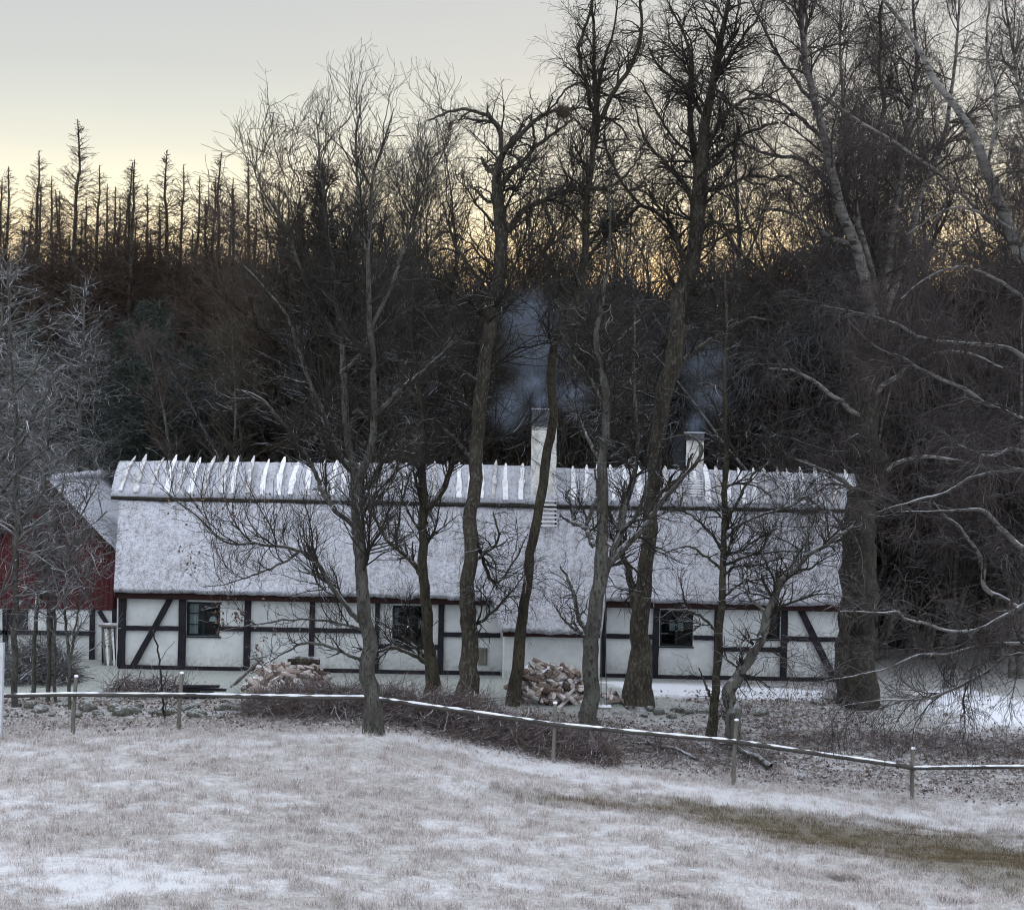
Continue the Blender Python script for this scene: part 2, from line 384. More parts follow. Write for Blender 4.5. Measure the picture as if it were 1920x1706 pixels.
def thatch(name, snowy=0.9, lo=0.42, hi=0.56):
    m, t, b = new_mat(name)
    n = noise_node(t, 9, 6, 0.75, (1, 0.8, 0.8)); n2 = noise_node(t, 1.0, 4, 0.6); n3 = noise_node(t, 34, 3, 0.7, (1, .6, .6)); n4 = noise_node(t, 3.2, 5, 0.7, (2.2, .5, .5))
    straw = mixc(t, n3.outputs[0], (0.10, 0.09, 0.085), (0.26, 0.24, 0.23))
    f = mul(t, mul(t, n.outputs[0], 0.5), mul(t, n3.outputs[0], 0.5), 'ADD'); f = mul(t, f, mul(t, n2.outputs[0], 0.12), 'ADD'); f = mul(t, f, mul(t, n4.outputs[0], 0.32), 'ADD')
    f = mul(t, mrange(t, f, lo + 0.16, hi + 0.24), snowy)
    t.links.new(mixc(t, f, straw, (0.55, 0.57, 0.64)), b.inputs['Base Color'])
    bump(t, b, mul(t, n.outputs[0], n3.outputs[0], 'ADD'), 0.9, 0.05); return m
M['thatch'] = thatch('thatch_snowy', 0.92)
M['thatch_bare'] = thatch('thatch_edge', 0.15)
M['ridge_straw'] = thatch('ridge_straw', 0.92, 0.375, 0.50)
M['roof_snow'] = thatch('snowy_roof', 0.97, 0.30, 0.42)
def boards():
    m, t, b = new_mat('red_boards'); c = t.nodes.new('ShaderNodeTexCoord'); w = t.nodes.new('ShaderNodeTexWave'); w.wave_type = 'BANDS'; w.bands_direction = 'X'
    w.inputs['Scale'].default_value = 2.2; w.inputs['Distortion'].default_value = 0.2
    t.links.new(c.outputs['Object'], w.inputs[0]); n = noise_node(t, 3, 5, 0.6, (6, 1, 0.5))
    col = mixc(t, n.outputs[0], (0.038, 0.008, 0.010), (0.085, 0.018, 0.020)); col = mixc(t, mrange(t, w.outputs[0], 0.1, 0.0), col, (0.015, 0.004, 0.004))
    t.links.new(col, b.inputs['Base Color']); bump(t, b, w.outputs[0], 0.5, 0.02); return m
M['boards'] = boards()
def glass():
    m = bpy.data.materials.new('window_glass'); m.use_nodes = True; t = m.node_tree; t.nodes.clear()
    o = t.nodes.new('ShaderNodeOutputMaterial'); mx = t.nodes.new('ShaderNodeMixShader'); tr = t.nodes.new('ShaderNodeBsdfTransparent'); gl = t.nodes.new('ShaderNodeBsdfGlossy')
    gl.inputs['Roughness'].default_value = 0.03; tr.inputs[0].default_value = (0.8, 0.85, 0.85, 1); mx.inputs[0].default_value = 0.025
    t.links.new(tr.outputs[0], mx.inputs[1]); t.links.new(gl.outputs[0], mx.inputs[2]); t.links.new(mx.outputs[0], o.inputs[0]); return m
M['glass'] = glass()
def lamp_mat():
    m, t, b = new_mat('lamp_light'); b.inputs['Emission Color'].default_value = (1, 0.9, 0.75, 1); b.inputs['Emission Strength'].default_value = 1.2; return m
M['lamp'] = lamp_mat()
def stone_mat():
    m, t, b = new_mat('mossy_stone'); n = noise_node(t, 3, 6, 0.7); c = mixc(t, mrange(t, n.outputs[0], 0.4, 0.6), (0.12, 0.12, 0.11), (0.05, 0.052, 0.04))
    n2 = noise_node(t, 5, 3); f = mul(t, mrange(t, normal_z(t), 0.5, 0.9), mrange(t, n2.outputs[0], 0.42, 0.58))
    t.links.new(mixc(t, mul(t, f, 0.75), c, (0.48, 0.50, 0.52)), b.inputs['Base Color']); bump(t, b, n.outputs[0], 0.6, 0.05); return m
M['stone'] = stone_mat()
def ground_mat():
    m, t, b = new_mat('winter_ground')
    n1 = noise_node(t, 6, 6, 0.75, (1, 1.6, 1)); n2 = noise_node(t, 30, 4, 0.75, (1, 1.4, 1)); n3 = noise_node(t, 1.4, 4, 0.6)
    f = mul(t, attr(t, 'snowy'), mul(t, mul(t, n1.outputs[0], 0.5, 'SUBTRACT'), 1.4), 'ADD'); f = mul(t, f, mul(t, mul(t, n2.outputs[0], 0.5, 'SUBTRACT'), 1.0), 'ADD')
    f = mrange(t, f, 0.15, 0.75)
    c = mixc(t, f, (0.29, 0.27, 0.25), (0.585, 0.59, 0.615))
    strip = mixc(t, mrange(t, n2.outputs[0], 0.35, 0.65), (0.075, 0.063, 0.034), (0.16, 0.135, 0.085))
    c = mixc(t, mul(t, attr(t, 'strip'), mrange(t, n1.outputs[0], 0.3, 0.5, 0.55, 1)), c, strip)
    lawn = mixc(t, mrange(t, n2.outputs[0], 0.38, 0.62), (0.17, 0.19, 0.155), (0.48, 0.50, 0.50))
    c = mixc(t, attr(t, 'lawn'), c, lawn)
    litter = mixc(t, mrange(t, n2.outputs[0], 0.4, 0.62), (0.06, 0.05, 0.04), (0.18, 0.15, 0.125))
    litter = mixc(t, mul(t, mrange(t, n1.outputs[0], 0.44, 0.58), 0.85), litter, (0.45, 0.46, 0.5))
    c = mixc(t, attr(t, 'litter'), c, litter)
    c = mixc(t, mul(t, attr(t, 'snow'), mrange(t, n1.outputs[0], 0.25, 0.42, 0.3, 1)), c, (0.74, 0.76, 0.82))
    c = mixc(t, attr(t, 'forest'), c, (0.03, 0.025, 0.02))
    t.links.new(c, b.inputs['Base Color'])
    h = mul(t, n1.outputs[0], mul(t, n2.outputs[0], 0.5), 'ADD'); bump(t, b, h, 0.8, 0.06); return m
M['ground'] = ground_mat()
def grass_mat(name, ca, cb):
    m, t, b = new_mat(name); t.links.new(mixc(t, attr(t, 'tint'), ca, cb), b.inputs['Base Color']); return m
M['grass'] = grass_mat('frosted_grass', (0.115, 0.088, 0.052), (0.63, 0.585, 0.59))
M['litter'] = grass_mat('fallen_leaves', (0.075, 0.048, 0.033), (0.52, 0.49, 0.49))

# ------------------------------------------------------------------ ground
def axis(dense0, dense1, step, lo, hi):
    a = list(np.arange(dense0, dense1, step)); s = step; x = dense1
    while x < hi: a.append(x); s *= 1.25; x += s
    a.append(hi); s = step; x = dense0 - s; b = []
    while x > lo: b.append(x); s *= 1.25; x -= s
    b.append(lo); return np.array(b[::-1] + a)
gx = axis(-15, 15, 0.13, -1500, 1500); gy = axis(19, 50, 0.13, -200, 3000)
XX, YY = np.meshgrid(gx, gy)
def seg_mask(X, Y, pts, w0, soft):
    """1 inside a band along a polyline of (x,y,width scale) world points"""
    best = np.full(X.shape, 9.0)
    for (ax, ay, aw), (bx, by, bw) in zip(pts[:-1], pts[1:]):
        dx, dy = bx - ax, by - ay; t = np.clip(((X - ax) * dx + (Y - ay) * dy) / (dx * dx + dy * dy), 0, 1)
        w = (aw + (bw - aw) * t) * w0
        best = np.minimum(best, np.hypot(X - ax - t * dx, Y - ay - t * dy) / w)
    return 1 - sstep(1 - soft, 1 + soft, best)
def pxband(lst): return [(*G(x, y)[:2], w) for x, y, w in lst]
STRIP = pxband([(1280, 1520, .3), (1380, 1540, .6), (1480, 1558, .9), (1600, 1572, 1.15), (1750, 1592, 1.2), (1915, 1612, 1.3), (2100, 1640, 1.5)])
STRIP2 = pxband([(980, 1490, .4), (1150, 1510, .8), (1400, 1540, 1.2), (1700, 1590, 1.4), (2100, 1640, 1.6)])
BAND = pxband([(520, 1385, .5), (760, 1385, .8), (950, 1420, .9), (1150, 1455, 1), (1350, 1490, 1.1), (1600, 1515, 1.1), (1950, 1550, 1.2)])
BAND2 = pxband([(-100, 1605, .8), (80, 1620, 1), (260, 1650, 1), (480, 1665, .6)])
PATCH = pxband([(1175, 1282, .5), (1280, 1292, 1), (1400, 1297, 1), (1500, 1302, .8), (1560, 1306, .4)])
PATCH2 = pxband([(1790, 1300, .7), (1850, 1330, 1), (1960, 1335, 1.1)])
def masks(X, Y):
    n = fbm(X * 1.1, Y * 1.6, 5, 21); n2 = fbm(X * 0.3 + 4, Y * 0.5, 3, 31)
    Xw = X + (n - 0.5) * 1.6; Yw = Y + (n2 - 0.5) * 0.8 + (n - .5) * 0.8
    strip = seg_mask(Xw, Yw, STRIP, 1.6, 0.75); s2 = seg_mask(Xw, Yw, STRIP2, 1.1, 0.6) * 0.30
    strip = np.maximum(strip * (0.62 + 0.4 * sstep(.35, .6, n)), s2 * 1.3)
    band = seg_mask(Xw, Yw, BAND, 0.8, 0.6); band2 = seg_mask(Xw, Yw, BAND2, 0.55, 0.6)
    snowy = np.clip(sstep(0.42, 0.66, n) * 0.26 + 0.34 + (n2 - 0.5) * 0.22 + 0.38 * band + 0.38 * band2 - 0.2 * s2, 0, 1)
    back = sstep(36.1, 37.0, Y + (n - .5))
    lawn = sstep(39.6, 41.0, Y + (n - .5) * 1.5) * sstep(60, 54, Y) * np.where(X > 3.2, sstep(5.5, 3.2, X) + sstep(7.5, 9.5, X) * .6, 1)
    lawn = np.clip(lawn, 0, 1)
    litter = back * (1 - lawn) * (1 - 0.55 * sstep(0.5, 0.62, fbm(X * 2.2, Y * 3, 4, 77)))
    litter = litter * np.interp(X, [-20, -5, -2, 2, 20], [0.6, 0.7, 1, 1, 0.85])
    snow = np.maximum(seg_mask(Xw, Y + (n - .5) * .5, PATCH, 1.15, 0.3), seg_mask(Xw, Yw, PATCH2, 1.15, 0.5))
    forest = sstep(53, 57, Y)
    return dict(strip=strip, snowy=snowy, lawn=lawn, litter=litter, snow=snow, forest=forest)
mk = masks(XX, YY)
ZZ = ground(XX, YY) - mk['strip'] * 0.05
ny, nx = XX.shape
ii = (np.arange(ny - 1)[:, None] * nx + np.arange(nx - 1)[None]).ravel()
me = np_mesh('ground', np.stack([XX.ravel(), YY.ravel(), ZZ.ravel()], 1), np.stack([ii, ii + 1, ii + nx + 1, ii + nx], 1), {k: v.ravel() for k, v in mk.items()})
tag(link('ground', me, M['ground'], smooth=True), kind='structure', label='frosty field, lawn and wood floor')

# ---- frosted grass blades of the field
rg = np.random.default_rng(5)
def scatter(n, y0, y1, margin=2.0):
    # denser close to the camera where it shows larger
    Y = y0 + (y1 - y0) * rg.uniform(0, 1, n) ** 1.0; X = rg.uniform(-1, 1, n) * (Y * 0.305 + margin); return X, Y
def blades(name, X, Y, h, w, tint, mat, lean=0.6, stiff=1.0):
    n = len(X); Z = ground(X, Y) - 0.01; a = rg.uniform(0, 2 * np.pi, n); la = rg.uniform(0, 2 * np.pi, n)
    ln = h * rg.uniform(0.1, lean, n)
    p0 = np.stack([X, Y, Z], 1); s = np.stack([np.cos(a), np.sin(a), 0 * a], 1) * w[:, None] / 2
    mid = p0 + np.stack([np.cos(la) * ln * 0.4, np.sin(la) * ln * 0.4, h * 0.6], 1)
    tip = p0 + np.stack([np.cos(la) * ln * 1.3, np.sin(la) * ln * 1.3, h * (1 - 0.4 * ln / h)], 1)
    V = np.stack([p0 - s, p0 + s, mid - s * 0.7, mid + s * 0.7, tip], 1).reshape(-1, 3)
    b = np.arange(n)[:, None] * 5
    T = np.concatenate([b + [0, 1, 3], b + [0, 3, 2], b + [2, 3, 4]], 0)
    return np_mesh(name, V, T, {'tint': np.repeat(tint, 5)})
X, Y = scatter(520000, 20.0, 37.5)
mm = masks(X, Y); clump = fbm(X * 4.6, Y * 4.8, 4, 91)
keep = rg.uniform(0, 1, len(X)) < np.clip(1.15 - mm['snowy'] * 0.85 + (clump - 0.5) * 1.6, 0.08, 1)
X, Y, clump = X[keep], Y[keep], clump[keep]; mm = {k: v[keep] for k, v in mm.items()}
h = (0.035 + 0.075 * rg.uniform(0, 1, len(X)) ** 1.5) * (0.4 + 1.5 * sstep(.3, .75, clump)) * (1 - 0.35 * mm['strip'])
tint = np.clip(0.60 + 0.32 * mm['snowy'] - 0.9 * mm['strip'] ** 0.8 + rg.normal(0, 0.16, len(X)) - (1 - mm['snowy']) * 0.12 - (sstep(.55, .75, clump)) * .22 + .05, 0, 1)
tag(link('frosted_grass', blades('frosted_grass', X, Y, h, np.full(len(X), 0.007), tint, None, 1.1), M['grass']),
    'short frosted grass covering the sloping field', 'grass', kind='stuff')

# ---- leaf litter and low weeds behind the fence
n = 60000; X = rg.uniform(-14, 14, n); Y = 35.8 + 7.5 * rg.uniform(0, 1, n)
mm = masks(X, Y); keep = rg.uniform(0, 1, n) < (0.10 + mm['litter']) * (1 - 0.75 * mm['lawn']) * (1 - 0.8 * mm['snow']); X, Y = X[keep], Y[keep]
n = len(X); c = np.stack([X, Y, ground(X, Y) + rg.uniform(0.005, 0.04, n)], 1)
a = rg.normal(0, 1, (n, 3)); a[:, 2] *= 0.5; a /= np.linalg.norm(a, axis=1, keepdims=True); b_ = np.cross(a, rg.normal(0, 1, (n, 3))); b_ /= np.linalg.norm(b_, axis=1, keepdims=True)
sz = rg.uniform(0.02, 0.055, n)[:, None]
V = np.stack([c - a * sz, c + b_ * sz * .5 + [0, 0, .01], c + a * sz, c - b_ * sz * .5], 1).reshape(-1, 3)
me = np_mesh('leaf_litter', V, (np.arange(n)[:, None] * 4 + np.arange(4)), {'tint': np.repeat(np.clip(rg.uniform(0, 1, n) ** 1.6, 0, 1), 4)})
tag(link('leaf_litter', me, M['litter']), 'brown fallen leaves and snow-dusted litter between fence and house', 'leaves', kind='stuff')

# ------------------------------------------------------------------ farmhouse
rnd = random.Random(11)
WY = 45.7                                  # front wall plane
XL, XR = -10.50, 9.25
def HX(x, y=1200, D=WY): return P(x, y, D)[0]
def HZ(x, y, D=WY): return P(x, y, D)[2]
house = empty('farmhouse', (0, 0, 0)); tag(house, 'long low white half-timbered farmhouse with snowy thatched roof and two chimneys', 'farmhouse')
# windows as (x0,x1,y0,y1) in photo pixels
WINS = [(349, 412, 1129, 1192), (735, 802, 1136, 1207), (1237, 1299, 1144, 1211), (1434, 1462, 1145, 1198)]
holes = []
for x0, x1, y0, y1 in WINS:
    holes.append((HX(x0), HX(x1), HZ(x0, y1), HZ(x1, y0)))
def wall_holes(mb, x0, x1, z0, z1, y, holes, depth=0.14):
    xs = sorted({x0, x1, *[h[0] for h in holes], *[h[1] for h in holes], *np.arange(x0, x1, 0.6)})
    for a, b in zip(xs[:-1], xs[1:]):
        if b - a < 1e-4: continue
        hs = [h for h in holes if a >= h[0] - 1e-5 and b <= h[1] + 1e-5]
        zs = [(z0, z1)] if not hs else [(z0, hs[0][2]), (hs[0][3], z1)]
        for c, d in zs: mb.add([(a, y, c), (b, y, c), (b, y, d), (a, y, d)], [(0, 1, 2, 3)])
    for a, b, c, d in holes:
        y2 = y + depth
        mb.add([(a, y, c), (b, y, c), (b, y, d), (a, y, d), (a, y2, c), (b, y2, c), (b, y2, d), (a, y2, d)],
               [(0, 4, 5, 1), (1, 5, 6, 2), (2, 6, 7, 3), (3, 7, 4, 0)])
mb = MB(); wall_holes(mb, XL, XR, 0.0, 2.25, WY, holes)
YB = WY + 6.3; YR = WY + 3.25; ZR = 5.30
mb.add([(XL, WY, 0), (XL, YB, 0), (XL, YB, 2.25), (XL, YR, ZR), (XL, WY, 2.25)], [(0, 4, 3, 2, 1)])
mb.add([(XR, WY, 0), (XR, YB, 0), (XR, YB, 2.25), (XR, YR, ZR), (XR, WY, 2.25)], [(0, 1, 2, 3, 4)])
mb.add([(XL, YB, 0), (XR, YB, 0), (XR, YB, 2.25), (XL, YB, 2.25)], [(3, 2, 1, 0)])
mb.add([(XL, WY, 0.02), (XR, WY, 0.02), (XR, YB, 0.02), (XL, YB, 0.02)], [(0, 1, 2, 3)])
mb.build('wall', M['plaster'], house)
TY = WY - 0.025
def timber(name, x0, y0, x1, y1, w, off=0.0):
    a = P(x0, y0, TY - off); b = P(x1, y1, TY - off); a[1] = b[1] = TY - off
    m_ = MB(); m_.beam(a, b, w * WY / F, 0.09, rnd, 0.07, 8); return m_.build(name, M['timber'], house)
for x, w, yt, yb in ((228, 14, 1106, 1250), (341, 14, 1108, 1253), (463, 12, 1111, 1256), (584, 10, 1114, 1258), (706, 9, 1116, 1261), (826, 11, 1118, 1263), (1131, 9, 1124, 1268), (1229, 12, 1126, 1270), (1343, 10, 1128, 1273), (1469, 12, 1130, 1275), (1583, 14, 1132, 1276)):
    timber('timber_post', x + 2.5, yt, x - 1, yb, w, 0.012)
for x0, y0, x1, y1 in ((234, 1177, 334, 1178), (413, 1178, 458, 1179), (469, 1179, 579, 1181), (589, 1181, 702, 1183), (831, 1189, 938, 1191), (1136, 1192, 1224, 1194), (1300, 1195, 1338, 1196), (1348, 1216, 1463, 1218), (1475, 1197, 1577, 1199), (710, 1211, 822, 1213)):
    timber('timber_rail', x0, y0, x1, y1, 8.5, 0.0)
timber('timber_brace', 325, 1113, 249, 1249, 11, 0.022); timber('timber_brace', 1500, 1140, 1563, 1272, 12, 0.022)
for x0, x1 in ((222, 938), (1136, 1590)):
    timber('sill_beam', x0, 1252 + (x0 - 222) * .0183, x1, 1252 + (x1 - 222) * .0183, 12, 0.03)
# front lean-to under the catslide roof
CX0, CX1, CY = HX(943, 1190, 44.75), HX(1126, 1190, 44.75), 44.75
mb = MB(); mb.box((CX0, CY, -0.1), (CX1, WY - 0.002, 1.45)); o = mb.build('lean_to_wall', M['plaster'], house)
bv = o.modifiers.new('b', 'BEVEL'); bv.width = 0.06; bv.segments = 3
# roof: front plane eave -> ridge
EY, EZ = WY - 0.42, 2.13
RY, RZ = YR, 5.30
def roof_line(t): return EY + (RY - EY) * t, EZ + (RZ - EZ) * t
def roof_sheet(mbn, x0f, x1f, t0, t1, nx_, nt, seed, thick=0.30):
    V = []; Fc = []
    nrm = np.array((0, -(RZ - EZ), (RY - EY))); nrm = nrm / np.linalg.norm(nrm)
    for j in range(nt + 1):
        t = t0 + (t1 - t0) * j / nt; y, z = roof_line(t); a, b = x0f(t), x1f(t)
        for i in range(nx_ + 1):
            x = a + (b - a) * i / nx_
            d = float((fbm(x * 1.3 + seed, t * 7, 3, 5) - 0.5) * 0.10 + (fbm(x * 7, t * 36, 3, 15) - 0.5) * 0.07)
            e = 0
            if j == 0: e = float(fbm(x * 2.2, 0, 3, 8) - 0.5) * 0.06
            V.append((x, y + nrm[1] * d, z + nrm[2] * d + e))
    for j in range(nt):
        for i in range(nx_):
            k = j * (nx_ + 1) + i; Fc.append((k, k + 1, k + nx_ + 2, k + nx_ + 1))
    n0 = len(V)
    # thickness: butt of the thatch at the eave and the two verges
    for i in range(nx_ + 1):
        x, y, z = V[i]; V.append((x, y + 0.10, z - thick * 0.30))
    for i in range(nx_): Fc.append((i, n0 + i, n0 + i + 1, i + 1))
    n1 = len(V)
    for i in range(nx_ + 1):
        x, y, z = V[n0 + i]; V.append((x, y + 0.55, z + 0.10))
    for i in range(nx_): Fc.append((n0 + i, n1 + i, n1 + i + 1, n0 + i + 1))
    for side in (0, nx_):
        m0 = len(V)
        for j in range(nt + 1):
            x, y, z = V[j * (nx_ + 1) + side]; V.append((x, y + 0.16, z - thick * 0.8))
        for j in range(nt):
            a, b = j * (nx_ + 1) + side, (j + 1) * (nx_ + 1) + side; c, d = m0 + j, m0 + j + 1
            Fc.append((a, b, d, c) if side == 0 else (b, a, c, d))
    mbn.add(V, Fc)
xe0, xe1 = HX(213, 1105, EY), HX(1604, 1132, EY); xr0, xr1 = HX(226, 912, RY), HX(1598, 935, RY)
mb = MB(); roof_sheet(mb, lambda t: xe0 + (xr0 - xe0) * t, lambda t: xe1 + (xr1 - xe1) * t, 0, 1, 320, 70, 0)
roof = mb.build('roof', M['thatch'], house, True)
# catslide tongue running on below the eave
tcs = (1.36 - EZ) / (RZ - EZ); cyl_ = roof_line(tcs)[0]
ca, cb = HX(924, 1118, EY), HX(1136, 1124, EY); ca2, cb2 = HX(941, 1183, cyl_), HX(1128, 1186, cyl_)
mb = MB(); roof_sheet(mb, lambda t: ca2 + (ca - ca2) * (t - tcs) / (0.02 - tcs), lambda t: cb2 + (cb - cb2) * (t - tcs) / (0.02 - tcs), tcs, 0.02, 60, 16, 0)
mb.build('catslide_roof', M['thatch'], house, True)
mb = MB(); yb2 = RY + (RY - EY)
mb.add([(xe0, RY, RZ), (xe1, RY, RZ), (xe1, yb2, EZ), (xe0, yb2, EZ)], [(0, 1, 2, 3)]); mb.build('rear_roof', M['thatch'], house)
# dark red boards under the eaves, deepened to draw the eave shade too
def fascia(x0, x1, y, z, h=0.17):
    m_ = MB(); m_.beam((x0, y, z), (x1, y, z), h, 0.05, rnd, 0.05, 14); m_.build('fascia_board', M['redboard'], house)
fascia(xe0 + .02, ca - 0.03, EY + 0.22, EZ - 0.16); fascia(cb + 0.03, xe1 - .02, EY + 0.22, EZ - 0.16); fascia(ca2 + .03, cb2 - .03, cyl_ + 0.2, 1.36 - 0.12, 0.15)
# soffit
mb = MB(); mb.box((xe0 + .05, EY + 0.26, EZ - 0.09), (xe1 - .05, WY + 0.1, EZ - 0.05)); mb.build('soffit', M['timber'], house)
# ridge cap of straw with a sag line and crossed stakes
capt0 = 0.71
Vc = []; Fcc = []; nxr = 300; prof = []
yc, zc = roof_line(0.755)
for k in range(13):
    a = k / 12
    # from front lower lip over the crown to the back
    pts = [(yc - 0.10, zc - 0.02), (yc - 0.17, zc + 0.08), (yc - 0.10, zc + 0.22), (yc + 0.06, zc + 0.42), (yc + 0.30, zc + 0.68), (RY - 0.18, RZ + 0.20), (RY, RZ + 0.27), (RY + 0.18, RZ + 0.18), (2 * RY - yc - .3, zc + 0.62), (2 * RY - yc + 0.1, zc + 0.05)]
ppn = len(pts)
for i in range(nxr + 1):
    x = xr0 - 0.03 + (xr1 - xr0 + 0.06) * i / nxr
    sag = float(fbm(x * 0.5, 3, 2, 44) - 0.5) * 0.12
    for k, (y, z) in enumerate(pts):
        d = float(fbm(x * 2.6, k * 0.9, 3, 51) - 0.5) * 0.16
        Vc.append((x, y - d * 0.6, z + d * 0.6 + (sag if k >= 4 else sag * 0.6)))
for i in range(nxr):
    for k in range(ppn - 1):
        a = i * ppn + k; Fcc.append((a, a + ppn, a + ppn + 1, a + 1))
Fcc.append(tuple(range(ppn))); Fcc.append(tuple(nxr * ppn + k for k in range(ppn))[::-1])
mb = MB(); mb.add(Vc, Fcc); cap = mb.build('ridge_cap', M['ridge_straw'], house, True)
# dark tube that draws the shade line under the cap's lip
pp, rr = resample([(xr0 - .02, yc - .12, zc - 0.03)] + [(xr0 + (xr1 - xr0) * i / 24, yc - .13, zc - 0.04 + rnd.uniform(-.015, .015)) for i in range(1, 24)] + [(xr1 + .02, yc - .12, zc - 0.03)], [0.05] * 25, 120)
link('cap_shade_line', tube_mesh('cap_shade_line', [(pp[None], rr[None] * 1.15, 6)], 0.3), M['ivy_bark'], house, True)
sx = xr0 + 0.32
while sx < xr1 - 0.1:
    if not (HX(990, 900, RY) - .1 < sx < HX(1052, 900, RY) + .1):
        ln = rnd.uniform(-0.07, 0.10) if sx > xr0 + 3 else rnd.uniform(0.0, 0.18)
        m_ = MB(); w = rnd.uniform(0.11, 0.165)
        a = np.array((sx - ln * 0.5, yc - 0.16, zc + 0.13 + rnd.uniform(-.03, .05))); b = np.array((sx + ln * 0.5, RY + 0.06, RZ + 0.38 + rnd.uniform(-.08, .08)))
        mid = a * 0.55 + b * 0.45 + np.array((0, -0.13, 0.09))
        m_.beam(a, mid, w, 0.06, rnd, 0.25, 4, (0, 0, 1)); m_.beam(mid, b, w * 0.8, 0.05, rnd, 0.2, 3, (0, 0, 1))
        n0 = len(m_.v)
        for i in range(n0 - 4, n0):  # pointed tip
            p = np.array(m_.v[i]); m_.v[i] = tuple(b + (p - b) * 0.35)
        m_.build('ridge_stake', M['stake'] if rnd.random() < .6 else M['stake_bare'], cap)
    sx += rnd.uniform(0.30, 0.46)
# chimneys
def chimney(x0, x1, ytop, ycap, D, dep, zbot, name='chimney'):
    a = HX(x0, 850, D); b = HX(x1, 850, D); zt = HZ((x0 + x1) / 2, ytop, D); zk = HZ((x0 + x1) / 2, ycap, D)
    m_ = MB()
    V = []; Fc = []; lv = 14
    for j in range(lv + 1):
        z = zbot + (zk - zbot) * j / lv; s = 0.02 * (1 - j / lv)
        for (xx, yy) in ((a - s, D), (b + s, D), (b + s, D + dep), (a - s, D + dep)): V.append((xx + rnd.uniform(-.008, .008), yy + rnd.uniform(-.008, .008), z))
    for j in range(lv):
        for k in range(4): k2 = (k + 1) % 4; Fc.append((j * 4 + k, j * 4 + k2, j * 4 + 4 + k2, j * 4 + 4 + k))
    m_.add(V, Fc); ch = m_.build(name, M['chimney'], house)
    m_ = MB(); m_.box((a - .04, D - .04, zk), (b + .04, D + dep + .04, zk + (zt - zk) * .35)); m_.box((a - .01, D - .01, zk + (zt - zk) * .35), (b + .01, D + dep + .01, zt)); 
    m_.build('chimney_cap', M['cap'], ch)
    m_ = MB(); m_.box((a - .02, D - .02, zt), (b + .02, D + dep + .02, zt + 0.035)); m_.build('cap_snow', M['roof_snow'], ch)
    return ch
chimney(997, 1043, 768, 800, YR - 0.95, 0.7, 4.1)
ch2 = chimney(1287, 1319, 812, 826, YR + 0.35, 0.6, 4.9)
m_ = MB(); m_.box((HX(1266, 850, YR + .4), YR + .4, 4.9), (HX(1284, 850, YR + .4), YR + .9, HZ(1275, 818, YR + .4))); m_.build('chimney_side_box', M['dark_blue_grey'], house)  # dark box set against the small chimney's left side
# roof ladders by the chimneys
def ladder(x0, x1, y0, y1, lift, D0):
    za, zb = HZ((x0 + x1) / 2, y1, D0), HZ((x0 + x1) / 2, y0, D0)
    f = lambda z: EY + (RY - EY) * (z - EZ) / (RZ - EZ) - lift
    za2 = za; m_ = MB(); a, b = HX(x0, y0, D0), HX(x1, y0, D0)
    n_ = 8
    for i in range(n_):
        z = za + (zb - za) * i / (n_ - 1); m_.beam((a, f(z) - .07, z), (b, f(z) - .07, z), 0.055, 0.045, up=(0, 0, 1))
    m_.build('roof_ladder', M['stake'], house)
    m_ = MB()
    for xx in (a + .03, b - .03): m_.beam((xx, f(za), za - .03), (xx, f(zb), zb + .04), 0.05, 0.04, up=(0, 0, 1))
    m_.build('ladder_stile', M['timber'], house)
ladder(1013, 1044, 932, 984, 0.24, 47.6); ladder(1291, 1317, 896, 928, 0.62, 48.2)
